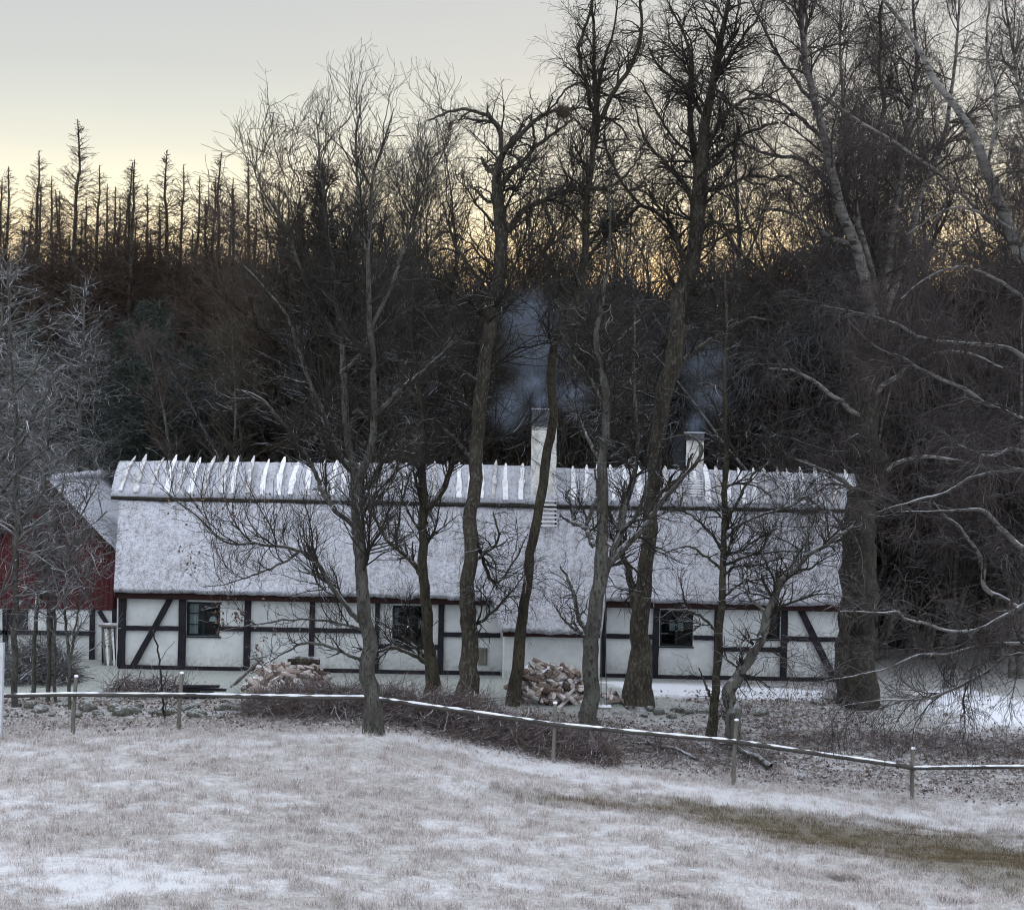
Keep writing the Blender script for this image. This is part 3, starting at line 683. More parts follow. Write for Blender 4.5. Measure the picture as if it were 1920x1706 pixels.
# windows
def window(i, h):
    a, b, c, d = h; y = WY + 0.03
    m_ = MB(); fw = 0.055
    m_.box((a, y, c), (a + fw, y + .07, d)); m_.box((b - fw, y, c), (b, y + .07, d)); m_.box((a + fw, y, c), (b - fw, y + .07, c + fw)); m_.box((a + fw, y, d - fw), (b - fw, y + .07, d))
    if b - a > 0.5:
        mx = (a + b) / 2; m_.box((mx - .035, y - .005, c + fw), (mx + .035, y + .065, d - fw))
        for s0, s1 in ((a + fw, mx - .035), (mx + .035, b - fw)):
            if i == 0 and s0 > mx: continue
            for k in (1, 2):
                z = c + (d - c) * k / 3; m_.box((s0, y + .02, z - .012), (s1, y + .05, z + .012))
    w = m_.build('window', M['green_paint'], house)
    if i == 0: tag(w, 'small window with lace curtain on its left and a white lamp inside')
    m_ = MB(); m_.box((a + fw, y + .036, c + fw), (b - fw, y + .042, d - fw)); m_.build('window_pane', M['glass'], w)
    m_ = MB(); m_.box((a - .03, WY - .05, c - .035), (b + .03, WY + .03, c - .002)); m_.build('window_sill', M['green_paint'], w)
    def curt(u0, u1, v0, v1):
        xs = np.linspace(a + (b - a) * u0, a + (b - a) * u1, 20); z0, z1 = c + (d - c) * v0, c + (d - c) * v1
        V = []; Fc = []
        for k, x in enumerate(xs): V += [(x, y + .10 + .015 * math.sin(k * 1.9), z0), (x, y + .10 + .015 * math.sin(k * 1.9 + .3), z1)]
        for k in range(19): Fc.append((2 * k, 2 * k + 2, 2 * k + 3, 2 * k + 1))
        q = MB(); q.add(V, Fc); q.build('curtain', M['curtain'], w)
    if i == 0: curt(0.07, 0.33, 0.06, 0.94)
    if i == 1: curt(0.72, 0.86, 0.4, 0.62); curt(0.06, 0.16, 0.5, 0.95)
    if i == 2: curt(0.3, 0.47, 0.42, 0.72); curt(0.56, 0.72, 0.42, 0.72)  # two paper-like reflections on this pane, built as pale hanging sheets
    # dark room behind
    q = MB(); q.add([(a - .3, y + 1.2, c - .3), (b + .3, y + 1.2, c - .3), (b + .3, y + 1.2, d + .3), (a - .3, y + 1.2, d + .3)], [(0, 1, 2, 3)]); q.build('room_wall', M['dark_blue_grey'], w)
    if i == 0:  # lampshade
        q = MB(); cx, cz = a + (b - a) * .76, c + (d - c) * .42; V = []; Fc = []; s = 16
        for (r, z) in ((.125, 0), (.115, .05), (.08, .11), (.03, .135), (0.005, .14)):
            for k in range(s): V.append((cx + r * math.cos(k * 2 * math.pi / s), y + .16 + r * .5 * math.sin(k * 2 * math.pi / s), cz + z))
        for j in range(4):
            for k in range(s): k2 = (k + 1) % s; Fc.append((j * s + k, j * s + k2, j * s + s + k2, j * s + s + k))
        q.add(V, Fc); q.build('lampshade', M['white_paint'], w, True)
    if i == 1:
        q = MB(); cx, cz = a + (b - a) * .42, c + (d - c) * .44; q.box((cx - .015, y + .16, cz - .02), (cx + .015, y + .19, cz + .02)); q.build('candle_light', M['lamp'], w)
for i, h_ in enumerate(holes): window(i, h_)
# small hatch and meter box beside the lean-to
a, b = HX(897, 1210, WY), HX(914, 1210, WY); z0, z1 = HZ(905, 1246), HZ(905, 1214)
mb = MB(); mb.box((a, WY - .04, z0), (b, WY - .003, z1)); mb.box((a + .03, WY - .055, z0 + .04), (b - .03, WY - .042, z1 - .04)); mb.build('wall_hatch', M['grey_wood'], house)

# ------------------------------------------------------------------ red barn at left
barn = empty('red_barn', (0, 0, 0)); tag(barn, 'dark red boarded barn gable over a white half-timbered base, left of the farmhouse', 'barn')
BD = 47.5; bxr = HX(214, 1040, BD); bax = HX(92, 912, BD); bxl = 2 * bax - bxr; baz = HZ(92, 912, BD); bez = HZ(213, 1040, BD); bsz = HZ(100, 1142, BD); BL = 9.5
mb = MB(); mb.add([(bxl, BD, bsz), (bxr, BD, bsz), (bxr, BD, bez), (bax, BD, baz), (bxl, BD, bez)], [(0, 1, 2, 3, 4)])
mb.add([(bxr, BD, bsz), (bxr, BD + BL, bsz), (bxr, BD + BL, bez), (bxr, BD, bez)], [(0, 1, 2, 3)]); mb.add([(bxl, BD, bsz), (bxl, BD + BL, bsz), (bxl, BD + BL, bez), (bxl, BD, bez)], [(3, 2, 1, 0)])
mb.add([(bxl, BD + BL, 0), (bxr, BD + BL, 0), (bxr, BD + BL, bez), (bax, BD + BL, baz), (bxl, BD + BL, bez)], [(4, 3, 2, 1, 0)])
mb.build('boarding', M['boards'], barn)
mb = MB(); mb.box((bxl + .03, BD + .05, 0), (bxr - .03, BD + BL - .05, bsz)); mb.build('base_wall', M['plaster'], barn)
for k in (-1, 1):
    m_ = MB(); V = []; Fc = []; nn, mm_ = 40, 30
    ex = bax + k * (bxr - bax + 0.25); ez = bez - 0.25 * (baz - bez) / (bxr - bax)
    for j in range(nn + 1):
        for i in range(mm_ + 1):
            yy = BD - 0.25 + (BL + .4) * i / mm_; t = j / nn; x = bax + (ex - bax) * t; z = baz + 0.22 + (ez - baz) * t
            d = float(fbm(yy * 2, t * 9, 3, 63) - .5) * .12; V.append((x, yy, z + d))
    for j in range(nn):
        for i in range(mm_): q = j * (mm_ + 1) + i; Fc.append((q, q + 1, q + mm_ + 2, q + mm_ + 1) if k < 0 else (q, q + mm_ + 1, q + mm_ + 2, q + 1))
    m_.add(V, Fc); m_.build('roof', M['roof_snow'], barn, True)
    m_ = MB(); m_.beam((bax, BD - .24, baz + .10), (ex, BD - .24, ez + .10), .17, .04); m_.build('barge_board', M['redboard'], barn)
pp, rr = resample([(bax, BD - .2 + i * .5, baz + .24 + rnd.uniform(-.03, .05)) for i in range(20)], [rnd.uniform(.09, .15) for _ in range(20)], 60)
link('ridge_snow', tube_mesh('ridge_snow', [(pp[None], rr[None], 8)], .5), M['roof_snow'], barn, True)
for x0, y0, x1, y1, w in ((173, 1142, 172, 1236, 9), (94, 1142, 94, 1234, 9), (186, 1145, 206, 1178, 7), (-20, 1185, 168, 1187, 8), (10, 1142, 10, 1232, 9), (215, 1142, 215, 1237, 9)):
    a = P(x0, y0, BD - .0); b = P(x1, y1, BD); a[1] = b[1] = BD; m_ = MB(); m_.beam(a, b, w * BD / F, .10, rnd, .06, 5); m_.build('timber_post' if abs(x0 - x1) < 5 else 'timber_rail', M['timber'], barn)
m_ = MB(); a, b = HX(14, 1160, BD), HX(52, 1160, BD); z0, z1 = HZ(30, 1180, BD), HZ(30, 1142, BD)
m_.box((a, BD - .01, z0), (b, BD + .04, z0 + .05)); m_.box((a, BD - .01, z1 - .05), (b, BD + .04, z1)); m_.box((a, BD - .01, z0 + .05), (a + .05, BD + .04, z1 - .05)); m_.box((b - .05, BD - .01, z0 + .05), (b, BD + .04, z1 - .05)); m_.box(((a + b) / 2 - .02, BD - .01, z0 + .05), ((a + b) / 2 + .02, BD + .04, z1 - .05))
w_ = m_.build('window', M['redboard'], barn); m_ = MB(); m_.box((a + .05, BD + .01, z0 + .05), (b - .05, BD + .02, z1 - .05)); m_.build('window_pane', M['dark_blue_grey'], w_)
vx0, vx1 = HX(196, 880, 54.3), HX(212, 880, 54.3); m_ = MB(); m_.box((vx0, 54.3, 4.6), (vx1, 54.6, HZ(203, 888, 54.3))); 
for vx in (vx0, (vx0 + vx1) / 2 - .02, vx1 - .04): m_.box((vx, 54.32, HZ(203, 888, 54.3)), (vx + .04, 54.58, HZ(203, 873, 54.3)))
m_.box((vx0 - .03, 54.27, HZ(203, 873, 54.3)), (vx1 + .03, 54.63, HZ(203, 869, 54.3))); m_.build('roof_vent', M['green_paint'], barn)

# ------------------------------------------------------------------ dark shed at far right
shed = empty('dark_shed', (0, 0, 0)); tag(shed, 'low dark brown shed with snow-dusted roof behind the big birch on the right', 'shed')
SD = 54.0; a, b = HX(1655, 1150, SD), HX(1795, 1150, SD)
m_ = MB(); m_.box((a, SD, 0), (b, SD + 4, HZ(1720, 1135, SD))); m_.build('wall', M['ivy_bark'], shed)
m_ = MB(); zs = HZ(1720, 1137, SD); zt = HZ(1720, 1070, SD + 2); m_.add([(a - .3, SD - .4, zs - .05), (b + .3, SD - .4, zs - .05), (b + .3, SD + 2, zt), (a - .3, SD + 2, zt), (a - .3, SD + 4.4, zs - .05), (b + .3, SD + 4.4, zs - .05)], [(0, 1, 2, 3), (3, 2, 5, 4), (0, 3, 4), (1, 5, 2), (0, 4, 5, 1)]); m_.build('roof', M['ridge_straw'], shed)
m_ = MB(); m_.box((a + .5, SD - .03, .05), (a + 1.3, SD - .004, 1.35)); m_.build('door', M['timber'], shed)
MARKS = [(-60, 'beyond the left picture edge'), (15, 'the white gate post'), (95, 'the red barn peak'), (203, 'the dark roof vent'), (290, 'the timber brace'), (380, 'the curtained window'), (463, 'the saw horse'), (560, 'the left firewood heap'), (620, 'the columnar conifer'), (690, 'the third fence post'), (768, 'the candle-lit window'), (826, 'the overarching limb'), (905, 'the wall hatch'), (960, 'the slender bending tree'), (1020, 'the large chimney'), (1080, 'the bird nest'), (1132, 'the rope swing'), (1205, 'the broad dark tree'), (1262, 'the green-framed right window'), (1303, 'the small chimney'), (1362, 'the thin straight tree'), (1440, 'the crooked tree'), (1530, 'the right-hand timber brace'), (1610, 'the great shaggy trunk'), (1712, 'the last fence post'), (1760, 'the dark shed'), (1840, 'the pale upright limb'), (1900, 'the right picture edge'), (2000, 'beyond the right picture edge')]
USED = set()
def place_label(base, x):
    for mx, nm in sorted(MARKS, key=lambda m: abs(m[0] - x))[:3]:
        d = x - mx
        for w in (['in line with'] if abs(d) < 14 else []) + ['just left of' if d < 0 else 'just right of', 'to the left of' if d < 0 else 'to the right of']:
            t_ = base + (' ' + nm if nm.startswith('beyond') else ' ' + w + ' ' + nm)
            if t_ not in USED: USED.add(t_); return t_
    return t_

# ------------------------------------------------------------------ fence, gate post
fence = empty('pole_fence', tuple(G(690, 1370))); tag(fence, 'horse fence of grey posts with one snow-topped pole rail crossing the whole field edge', 'fence')
FD = 35.9
fx, fy, fz = fence.location
def local(p): return np.array(p) - np.array((fx, fy, fz))
POSTS = [(143, 1268, 137, 1376), (341, 1262, 335, 1373), (690, 1271, 689, 1373), (1041, 1318, 1036, 1428), (1381, 1350, 1376, 1464), (1712, 1403, 1711, 1496), (2060, 1410, 2060, 1530)]
for x0, y0, x1, y1 in POSTS:
    a = P(x0, y0, FD + .06); b = P(x1, y1, FD + .06); b = b + (b - a) * .15
    pp, rr = resample([local(a), local((a + b) / 2 + np.array((rnd.uniform(-.015, .015), 0, 0))), local(b)], [.042, .046, .05], 10)
    po = link('fence_post', tube_mesh('fence_post', [(pp[None], rr[None], 8)], .3), M['grey_wood'], fence, True)
    m_ = MB(); q = local(a); r = .045
    m_.add([(q[0] + r * math.cos(k * math.pi / 4), q[1] + r * math.sin(k * math.pi / 4), q[2] + dz) for dz in (-.01, .025) for k in range(8)] + [(q[0], q[1], q[2] + .04)],
           [(k, (k + 1) % 8, 8 + (k + 1) % 8, 8 + k) for k in range(8)] + [(8 + k, 8 + (k + 1) % 8, 16) for k in range(8)]); m_.build('snow_cap', M['snow'], po, True)
RAIL = [(-140, 1302), (0, 1304), (142, 1302), (338, 1303), (690, 1308), (1040, 1358), (1380, 1390), (1680, 1434), (1712, 1440), (1920, 1438), (2060, 1437)]
def rail(pts, r0, r1, snow=True):
    P3 = [P(x, y, FD - .03) for x, y in pts]; sag = []
    for a, b in zip(P3[:-1], P3[1:]):
        sag.append(a); sag.append((a + b) / 2 + np.array((0, 0, rnd.uniform(-.012, .008)))); 
    sag.append(P3[-1]); pp, rr = resample([local(p) for p in sag], np.linspace(r0, r1, len(sag)), 30)
    o = link('rail', tube_mesh('rail', [(pp[None], rr[None], 10)], .15), M['rail_wood'], fence, True)
    if snow:
        link('rail_snow', tube_mesh('rail_snow', [(pp[None] + np.array((0, 0, .022)), rr[None] * (.40 + .56 * np.array([rnd.random() ** .6 for _ in range(30)])), 8)], .35), M['snow'], o, True)
rail(RAIL[:4], .042, .045); rail(RAIL[3:5], .045, .048); rail(RAIL[4:6], .048, .046); rail(RAIL[5:7], .048, .044); rail(RAIL[6:8], .05, .045); rail(RAIL[7:9], .05, .05, False); rail(RAIL[8:], .04, .04)
gp = P(0, 1380, 35.6); m_ = MB(); m_.beam((gp[0] - .02, 35.6, gp[2] - .1), (gp[0] - .02, 35.6, P(0, 1205, 35.6)[2]), .13, .13, rnd, .05, 6); m_.build('post', M['white_paint'])
o = bpy.data.objects['post']; o.name = 'gate_post'; tag(o, 'thick white painted gate post at the left end of the rail', 'gate post')

# ------------------------------------------------------------------ firewood heaps
def log_mesh(seed, kind):
    r = random.Random(seed); L = r.uniform(.36, .48); R = r.uniform(.055, .085); n = 7; V = []; Fc = []
    if kind == 0: prof = [(0, 0)] + [(R * math.cos(t), R * math.sin(t)) for t in np.linspace(0, math.pi / 2 + .2, 5)]
    elif kind == 1: prof = [(-R * .9, 0), (R * .9, 0)] + [(R * math.cos(t), R * .9 * math.sin(t)) for t in np.linspace(.35, math.pi - .35, 5)]
    else: prof = [(R * .8 * math.cos(t), R * .8 * math.sin(t)) for t in np.linspace(0, 2 * math.pi, 9)[:-1]]
    cx = sum(p[0] for p in prof) / len(prof); cy = sum(p[1] for p in prof) / len(prof); k = len(prof)
    for j in range(4):
        for (x, y) in prof: V.append((-L / 2 + L * j / 3 + r.uniform(-.006, .006), (x - cx) * r.uniform(.9, 1.08), (y - cy) * r.uniform(.9, 1.08)))
    for j in range(3):
        for i in range(k): i2 = (i + 1) % k; Fc.append((j * k + i, j * k + i2, j * k + k + i2, j * k + k + i))
    Fc.append(tuple(range(k))[::-1]); Fc.append(tuple(3 * k + i for i in range(k)))
    me = bpy.data.meshes.new('split_log'); me.from_pydata(V, [], Fc); me.materials.append(M['split_wood']); me.update(); return me
LOGS = [log_mesh(i, i % 3 if i % 5 else 0) for i in range(9)]
def heap(cx, cy, rx, ry, hh, n, label, group, seed, skew=0.0):
    r = random.Random(seed); g0 = gz(cx, cy)
    for i in range(n):
        # points of a dome-shaped shell, bottom to top, plus a few thrown round its foot
        u = (i + .5) / n
        zz = hh * (1 - (1 - u) ** .75) if u < .9 else hh * r.uniform(.1, .9)
        k = math.sqrt(max(0, 1 - (zz / hh) ** 1.25)); a = r.uniform(-math.pi, math.pi) if i % 4 == 0 else r.uniform(math.pi * 1.02, math.pi * 1.98)
        rr_ = k * r.uniform(.55, 1.0)
        x = cx + rx * rr_ * math.cos(a) + skew * zz; y = cy + ry * rr_ * math.sin(a)
        o = bpy.data.objects.new('firewood_log', LOGS[r.randrange(9)]); COL.objects.link(o)
        o.location = (x, y, max(zz, 0) + gz(x, y) + .05)
        o.rotation_euler = (r.uniform(-3.1, 3.1), r.gauss(0, .35), r.uniform(-3.14, 3.14)); o.scale = (r.uniform(.8, 1.15),) * 3
        tag(o, label, 'log', group)
h1 = G(530, 1306); heap(h1[0] + .05, h1[1] + .5, 1.15, .75, .80, 150, 'split firewood log in the heap with a dark trunk section lying on top', 'logs of the left firewood heap', 3, .15)
h2 = G(1036, 1322); heap(h2[0] - .1, h2[1] + .5, 1.1, .75, .98, 160, 'split firewood log in the steep heap in front of the lean-to', 'logs of the firewood heap by the lean-to', 4)
h3 = G(1150, 1322); heap(h3[0], h3[1] + .3, .35, .3, .16, 14, 'split firewood log lying loose beside the swing', 'loose logs by the swing', 6)
def chunk(name, p0, p1, r, mat, label, cat):
    pp, rr = resample([p0, (np.array(p0) + np.array(p1)) / 2 + np.array((0, 0, .01)), p1], [r, r * 1.05, r * .95], 12)
    V, Q = tube_arrays(pp[None], rr[None], 10); f = fbm(V[:, 0] * 12, V[:, 2] * 9 + V[:, 1] * 5, 3, 2); C = np.repeat(pp, 10, axis=0); V = V + (V - C) * (f[:, None] - .5) * .3
    m_ = MB(); m_.add(V.tolist(), [tuple(q) for q in Q.tolist()] + [tuple(range(10))[::-1], tuple(range(len(V) - 10, len(V)))]); return tag(m_.build(name, mat), label, cat)
hy = h1[1] + .45
chunk('trunk_section', P(539, 1238, hy), P(600, 1239, hy + .1), .10, M['trunk_dark'], 'dark trunk section lying across the top of the left firewood heap', 'log')
chunk('leaning_log', P(588, 1246, hy + .55), P(612, 1290, hy + .5), .085, M['trunk_dark'], 'dark bark slab leaning at the right of the left firewood heap', 'log')
# saw horse to its left
sh = empty('saw_horse', tuple(G(470, 1296))); tag(sh, 'weathered cross-legged saw horse leaning left of the firewood heap', 'saw horse')
hd = h1[1] + .6; lc = np.array(tuple(sh.location))
for x0, y0, x1, y1, dd in ((432, 1288, 486, 1238, 0), (474, 1228, 505, 1268, 0), (440, 1284, 490, 1236, .45), (480, 1226, 511, 1264, .45), (470, 1235, 500, 1230, .2)):
    pp, rr = resample([P(x0, y0, hd + dd) - lc, P((x0 + x1) / 2, (y0 + y1) / 2, hd + dd) - lc, P(x1, y1, hd + dd) - lc], [.03, .032, .03], 6); link('leg' if y0 != 1235 else 'cross_bar', tube_mesh('leg', [(pp[None], rr[None], 6)], .3), M['grey_wood'], sh, True)
# plank stack by the fence
ps = G(360, 1312)
for k in range(5):
    m_ = MB(); a = np.array((ps[0] - .45 + rnd.uniform(-.2, .2), ps[1] + .2 + rnd.uniform(-.1, .3), ps[2] + .05 + k * .065)); m_.beam(a, a + np.array((rnd.uniform(.7, 1.1), rnd.uniform(-.1, .1), rnd.uniform(-.02, .02))), .16, .05, up=(0, 0, 1))
    o = m_.build('plank', M['timber']); tag(o, ('bottom', 'second lowest', 'middle', 'second highest', 'top')[k] + ' dark plank of the low stack behind the second fence post', 'plank', 'planks of the low stack')
# ------------------------------------------------------------------ slatted rack
rk = empty('slatted_rack', tuple(G(206, 1250))); tag(rk, 'small upright rack of pale wooden slats standing at the left corner of the farmhouse', 'rack'); rc = np.array(tuple(rk.location)); RD = 46.3
for i, x in enumerate((197, 203, 209, 215, 221)):
    a = P(x - 4, 1178, RD) - rc; b = P(x, 1250, RD) - rc; m_ = MB(); m_.beam(a, b, .05, .03, rnd, .1, 3); m_.build('slat', M['stake'] if i in (1, 3) else M['grey_wood'], rk)
for y in (1176, 1212, 1246):
    a = P(190, y, RD + .05) - rc; b = P(226, y, RD + .05) - rc; m_ = MB(); m_.beam(a, b, .07, .04); m_.build('cross_bar', M['grey_wood'], rk)
m_ = MB(); a = P(187, 1172, RD) - rc; b = P(229, 1170, RD) - rc; m_.box((a[0], -.15, a[2] - .03), (b[0], .4, a[2] + .03)); rk_t = m_.build('top_board', M['grey_wood'], rk)
rk_t.location = (0, RD - rc[1], 0)
for x in (193, 224):
    a = P(x, 1176, RD + .4) - rc; b = P(x, 1250, RD + .4) - rc; m_ = MB(); m_.beam(a, b, .06, .05); m_.build('post', M['timber'], rk)

# ------------------------------------------------------------------ stones
def stone_mesh(seed):
    r = np.random.default_rng(seed); import bmesh
    bm = bmesh.new(); bmesh.ops.create_icosphere(bm, subdivisions=3, radius=1)
    s = np.array((r.uniform(.8, 1.3), r.uniform(.7, 1), r.uniform(.5, .75)))
    for v in bm.verts:
        p = np.array(v.co); n = float(fbm(p[0] * 1.2 + seed, p[1] * 1.2 + p[2] * 1.7, 3, seed)); v.co = p * s * (.65 + .7 * n)
    me = bpy.data.meshes.new('boulder'); bm.to_mesh(me); bm.free(); me.materials.append(M['stone'])
    me.polygons.foreach_set('use_smooth', np.ones(len(me.polygons), bool)); return me
STM = [stone_mesh(i) for i in range(6)]
def stones(lst, label, group, seed):
    r = random.Random(seed)
    for x, y, s in lst:
        g = G(x, y); o = bpy.data.objects.new('boulder', STM[r.randrange(6)]); COL.objects.link(o); s_ = s * r.uniform(.7, 1.0)
        o.location = (g[0], g[1] + .1, g[2] + s_ * .12); o.scale = (s_, s_, s_); o.rotation_euler = (r.uniform(-.2, .2), r.uniform(-.2, .2), r.uniform(0, 6)); tag(o, place_label(label, x) if group else label, 'stone', group)
r_ = random.Random(8)
stones([(x + r_.uniform(-6, 6), 1341 + r_.uniform(-16, 8) + (x - 200) * .012, r_.uniform(.13, .27)) for x in range(5, 450, 23)], 'mossy boulder of the left stone row', 'boulders of the left stone row', 1)
stones([(x + r_.uniform(-5, 5), 1345 + r_.uniform(-12, 4), r_.uniform(.14, .30)) for x in (1208, 1222, 1240, 1256, 1272, 1290, 1305, 1322, 1345, 1362)], 'mossy boulder of the right stone row', 'boulders of the right stone row', 2)
stones([(1424, 1340, .28)], 'single rounded boulder right of the crooked leaning tree', None, 3)
stones([(1466, 1316, .2), (1560, 1312, .3), (1536, 1320, .2)], 'snow-dusted stone by the snow patch', 'stones by the snow patch', 4)

# ------------------------------------------------------------------ brushwood
def brush(name, cx0, cx1, ydepth, hmax, n, seed, mat, label, ln=(0.25, 1.1), r0=.010, prof=None):
    g = np.random.default_rng(seed); t = g.uniform(0, 1, n); x = cx0 + (cx1 - cx0) * t
    env = np.sin(np.pi * np.clip(t, .02, .98)) ** .5 * (0.6 + 0.8 * fbm(x * 1.6, x * 0, 2, seed))
    yc_ = ydepth(x) if callable(ydepth) else np.full(n, ydepth); yy = yc_ + g.normal(0, .42, n)
    zz = ground(x, yy) + hmax * env * g.uniform(0, 1, n) ** 1.1 * np.exp(-((yy - yc_) / .8) ** 2)
    d = g.normal(0, 1, (n, 3)) * (1, .8, .38); L = g.uniform(*ln, n)
    start = np.stack([x, yy, zz], 1) - d / np.linalg.norm(d, axis=1, keepdims=True) * L[:, None] * .4; start[:, 2] = np.maximum(start[:, 2], ground(start[:, 0], start[:, 1]) + .01)
    PP, RR = grow(start, d, L, g.uniform(.4, 1.2, n) * r0, .002, 5, .16, -.02, g)
    PP2, RR2 = kids(PP, RR, n * 2, g, .2, 1, 45, 15, .08, .4, .4, 4, .15, 0, .6, .01, .002)
    o = link(name, tube_mesh(name, [(PP, RR, 4), (PP2, RR2, 3)]), mat); return tag(o, label, 'brushwood', kind='stuff')
b0, b1 = G(455, 1345), G(700, 1350); c0, c1 = G(690, 1340), G(1090, 1385)
brush('brush_heap', b0[0], b1[0] + .3, lambda x: 38.3 + 0 * x, .50, 2600, 1, M['brush'], 'tangled dark brush heap below the left firewood heap')
brush('brush_heap', c0[0] - .2, c1[0] + .6, lambda x: 38.2 - 0.28 * (x - c0[0]), .75, 4200, 2, M['brush'], 'long dark brush heap among the tree feet behind the fence')
q0, q1 = G(190, 1310), G(345, 1312); brush('twig_pile', q0[0], q1[0], 41.2, .30, 420, 3, M['brush'], 'low pile of cut branches left of the plank stack', (.4, 1.1), .014)
q0, q1 = G(-30, 1280), G(118, 1285); brush('branch_pile', q0[0], q1[0], 43.0, .95, 1500, 4, M['twig_frost'], 'frosted branch pile between the saplings at the left edge', (.4, 1.4), .012)
q0, q1 = G(1100, 1400), G(1450, 1400); brush('ground_sticks', q0[0], q1[0], 37.8, .10, 500, 5, M['brush'], 'fallen sticks scattered behind the pole fence', (.3, 1.0), .009)
q0, q1 = G(1430, 1380), G(1950, 1380); brush('ground_sticks', q0[0], q1[0] + .4, lambda x: 39.3 + 0 * x, .16, 1300, 6, M['brush'], 'dry stalks and sticks below the drooping birch branches', (.2, .8), .007)
def fallen(name, px, label, r):
    pts = [G(x, y) + np.array((0, 0, z)) for x, y, z in px]; pp, rr = resample(pts, np.linspace(r, r * .45, len(pts)), 24, np.random.default_rng(3), .5)
    K1, R1 = kids(pp[None], rr[None], 7, np.random.default_rng(int(r * 1000)), .3, .95, 50, 15, .25, .12, .3, 6, .2, .05, .6, .03, .006)
    tag(link(name, tube_mesh(name, [(pp[None], rr[None], 8), (K1, R1, 5)], .3), M['trunk_pale'], None, True), label, 'branch')
fallen('fallen_branch', [(1445, 1444, .08), (1425, 1433, .10), (1400, 1425, .14), (1375, 1413, .2), (1345, 1404, .15)], 'thick pale fallen branch lying by the fifth fence post', .085)
fallen('fallen_branch', [(1310, 1428, .05), (1270, 1415, .1), (1225, 1405, .1), (1180, 1400, .12)], 'thin snow-dusted fallen branch lying right of the pale swing tree', .045)
# grass tussocks
def tussock(px, py, n, hh, rad, label, tn, seed):
    global rg
    rg = np.random.default_rng(seed); g = G(px, py); a = rg.uniform(0, 2 * np.pi, n); r = rad * np.sqrt(rg.uniform(0, 1, n)) * .6
    X = g[0] + r * np.cos(a); Y = g[1] + r * np.sin(a)
    me = blades('grass_tussock', X, Y, hh * rg.uniform(.5, 1, n), np.full(n, .008), np.clip(rg.normal(tn, .12, n), 0, 1), None, 1.1)
    tag(link('grass_tussock', me, M['grass']), label, 'grass tussock')
tussock(1275, 1678, 1800, .17, .42, 'frosted grass tussock with dark gap near the bottom edge', .75, 1)
tussock(1585, 1650, 1300, .20, .38, 'tall tan grass tussock below the bare earth strip', .55, 2)
tussock(1790, 1690, 1200, .18, .45, 'frosted pale grass tussock at the lower right', .72, 3)
tussock(215, 1510, 500, .12, .25, 'small snowy tussock in the left half of the field', .9, 4)

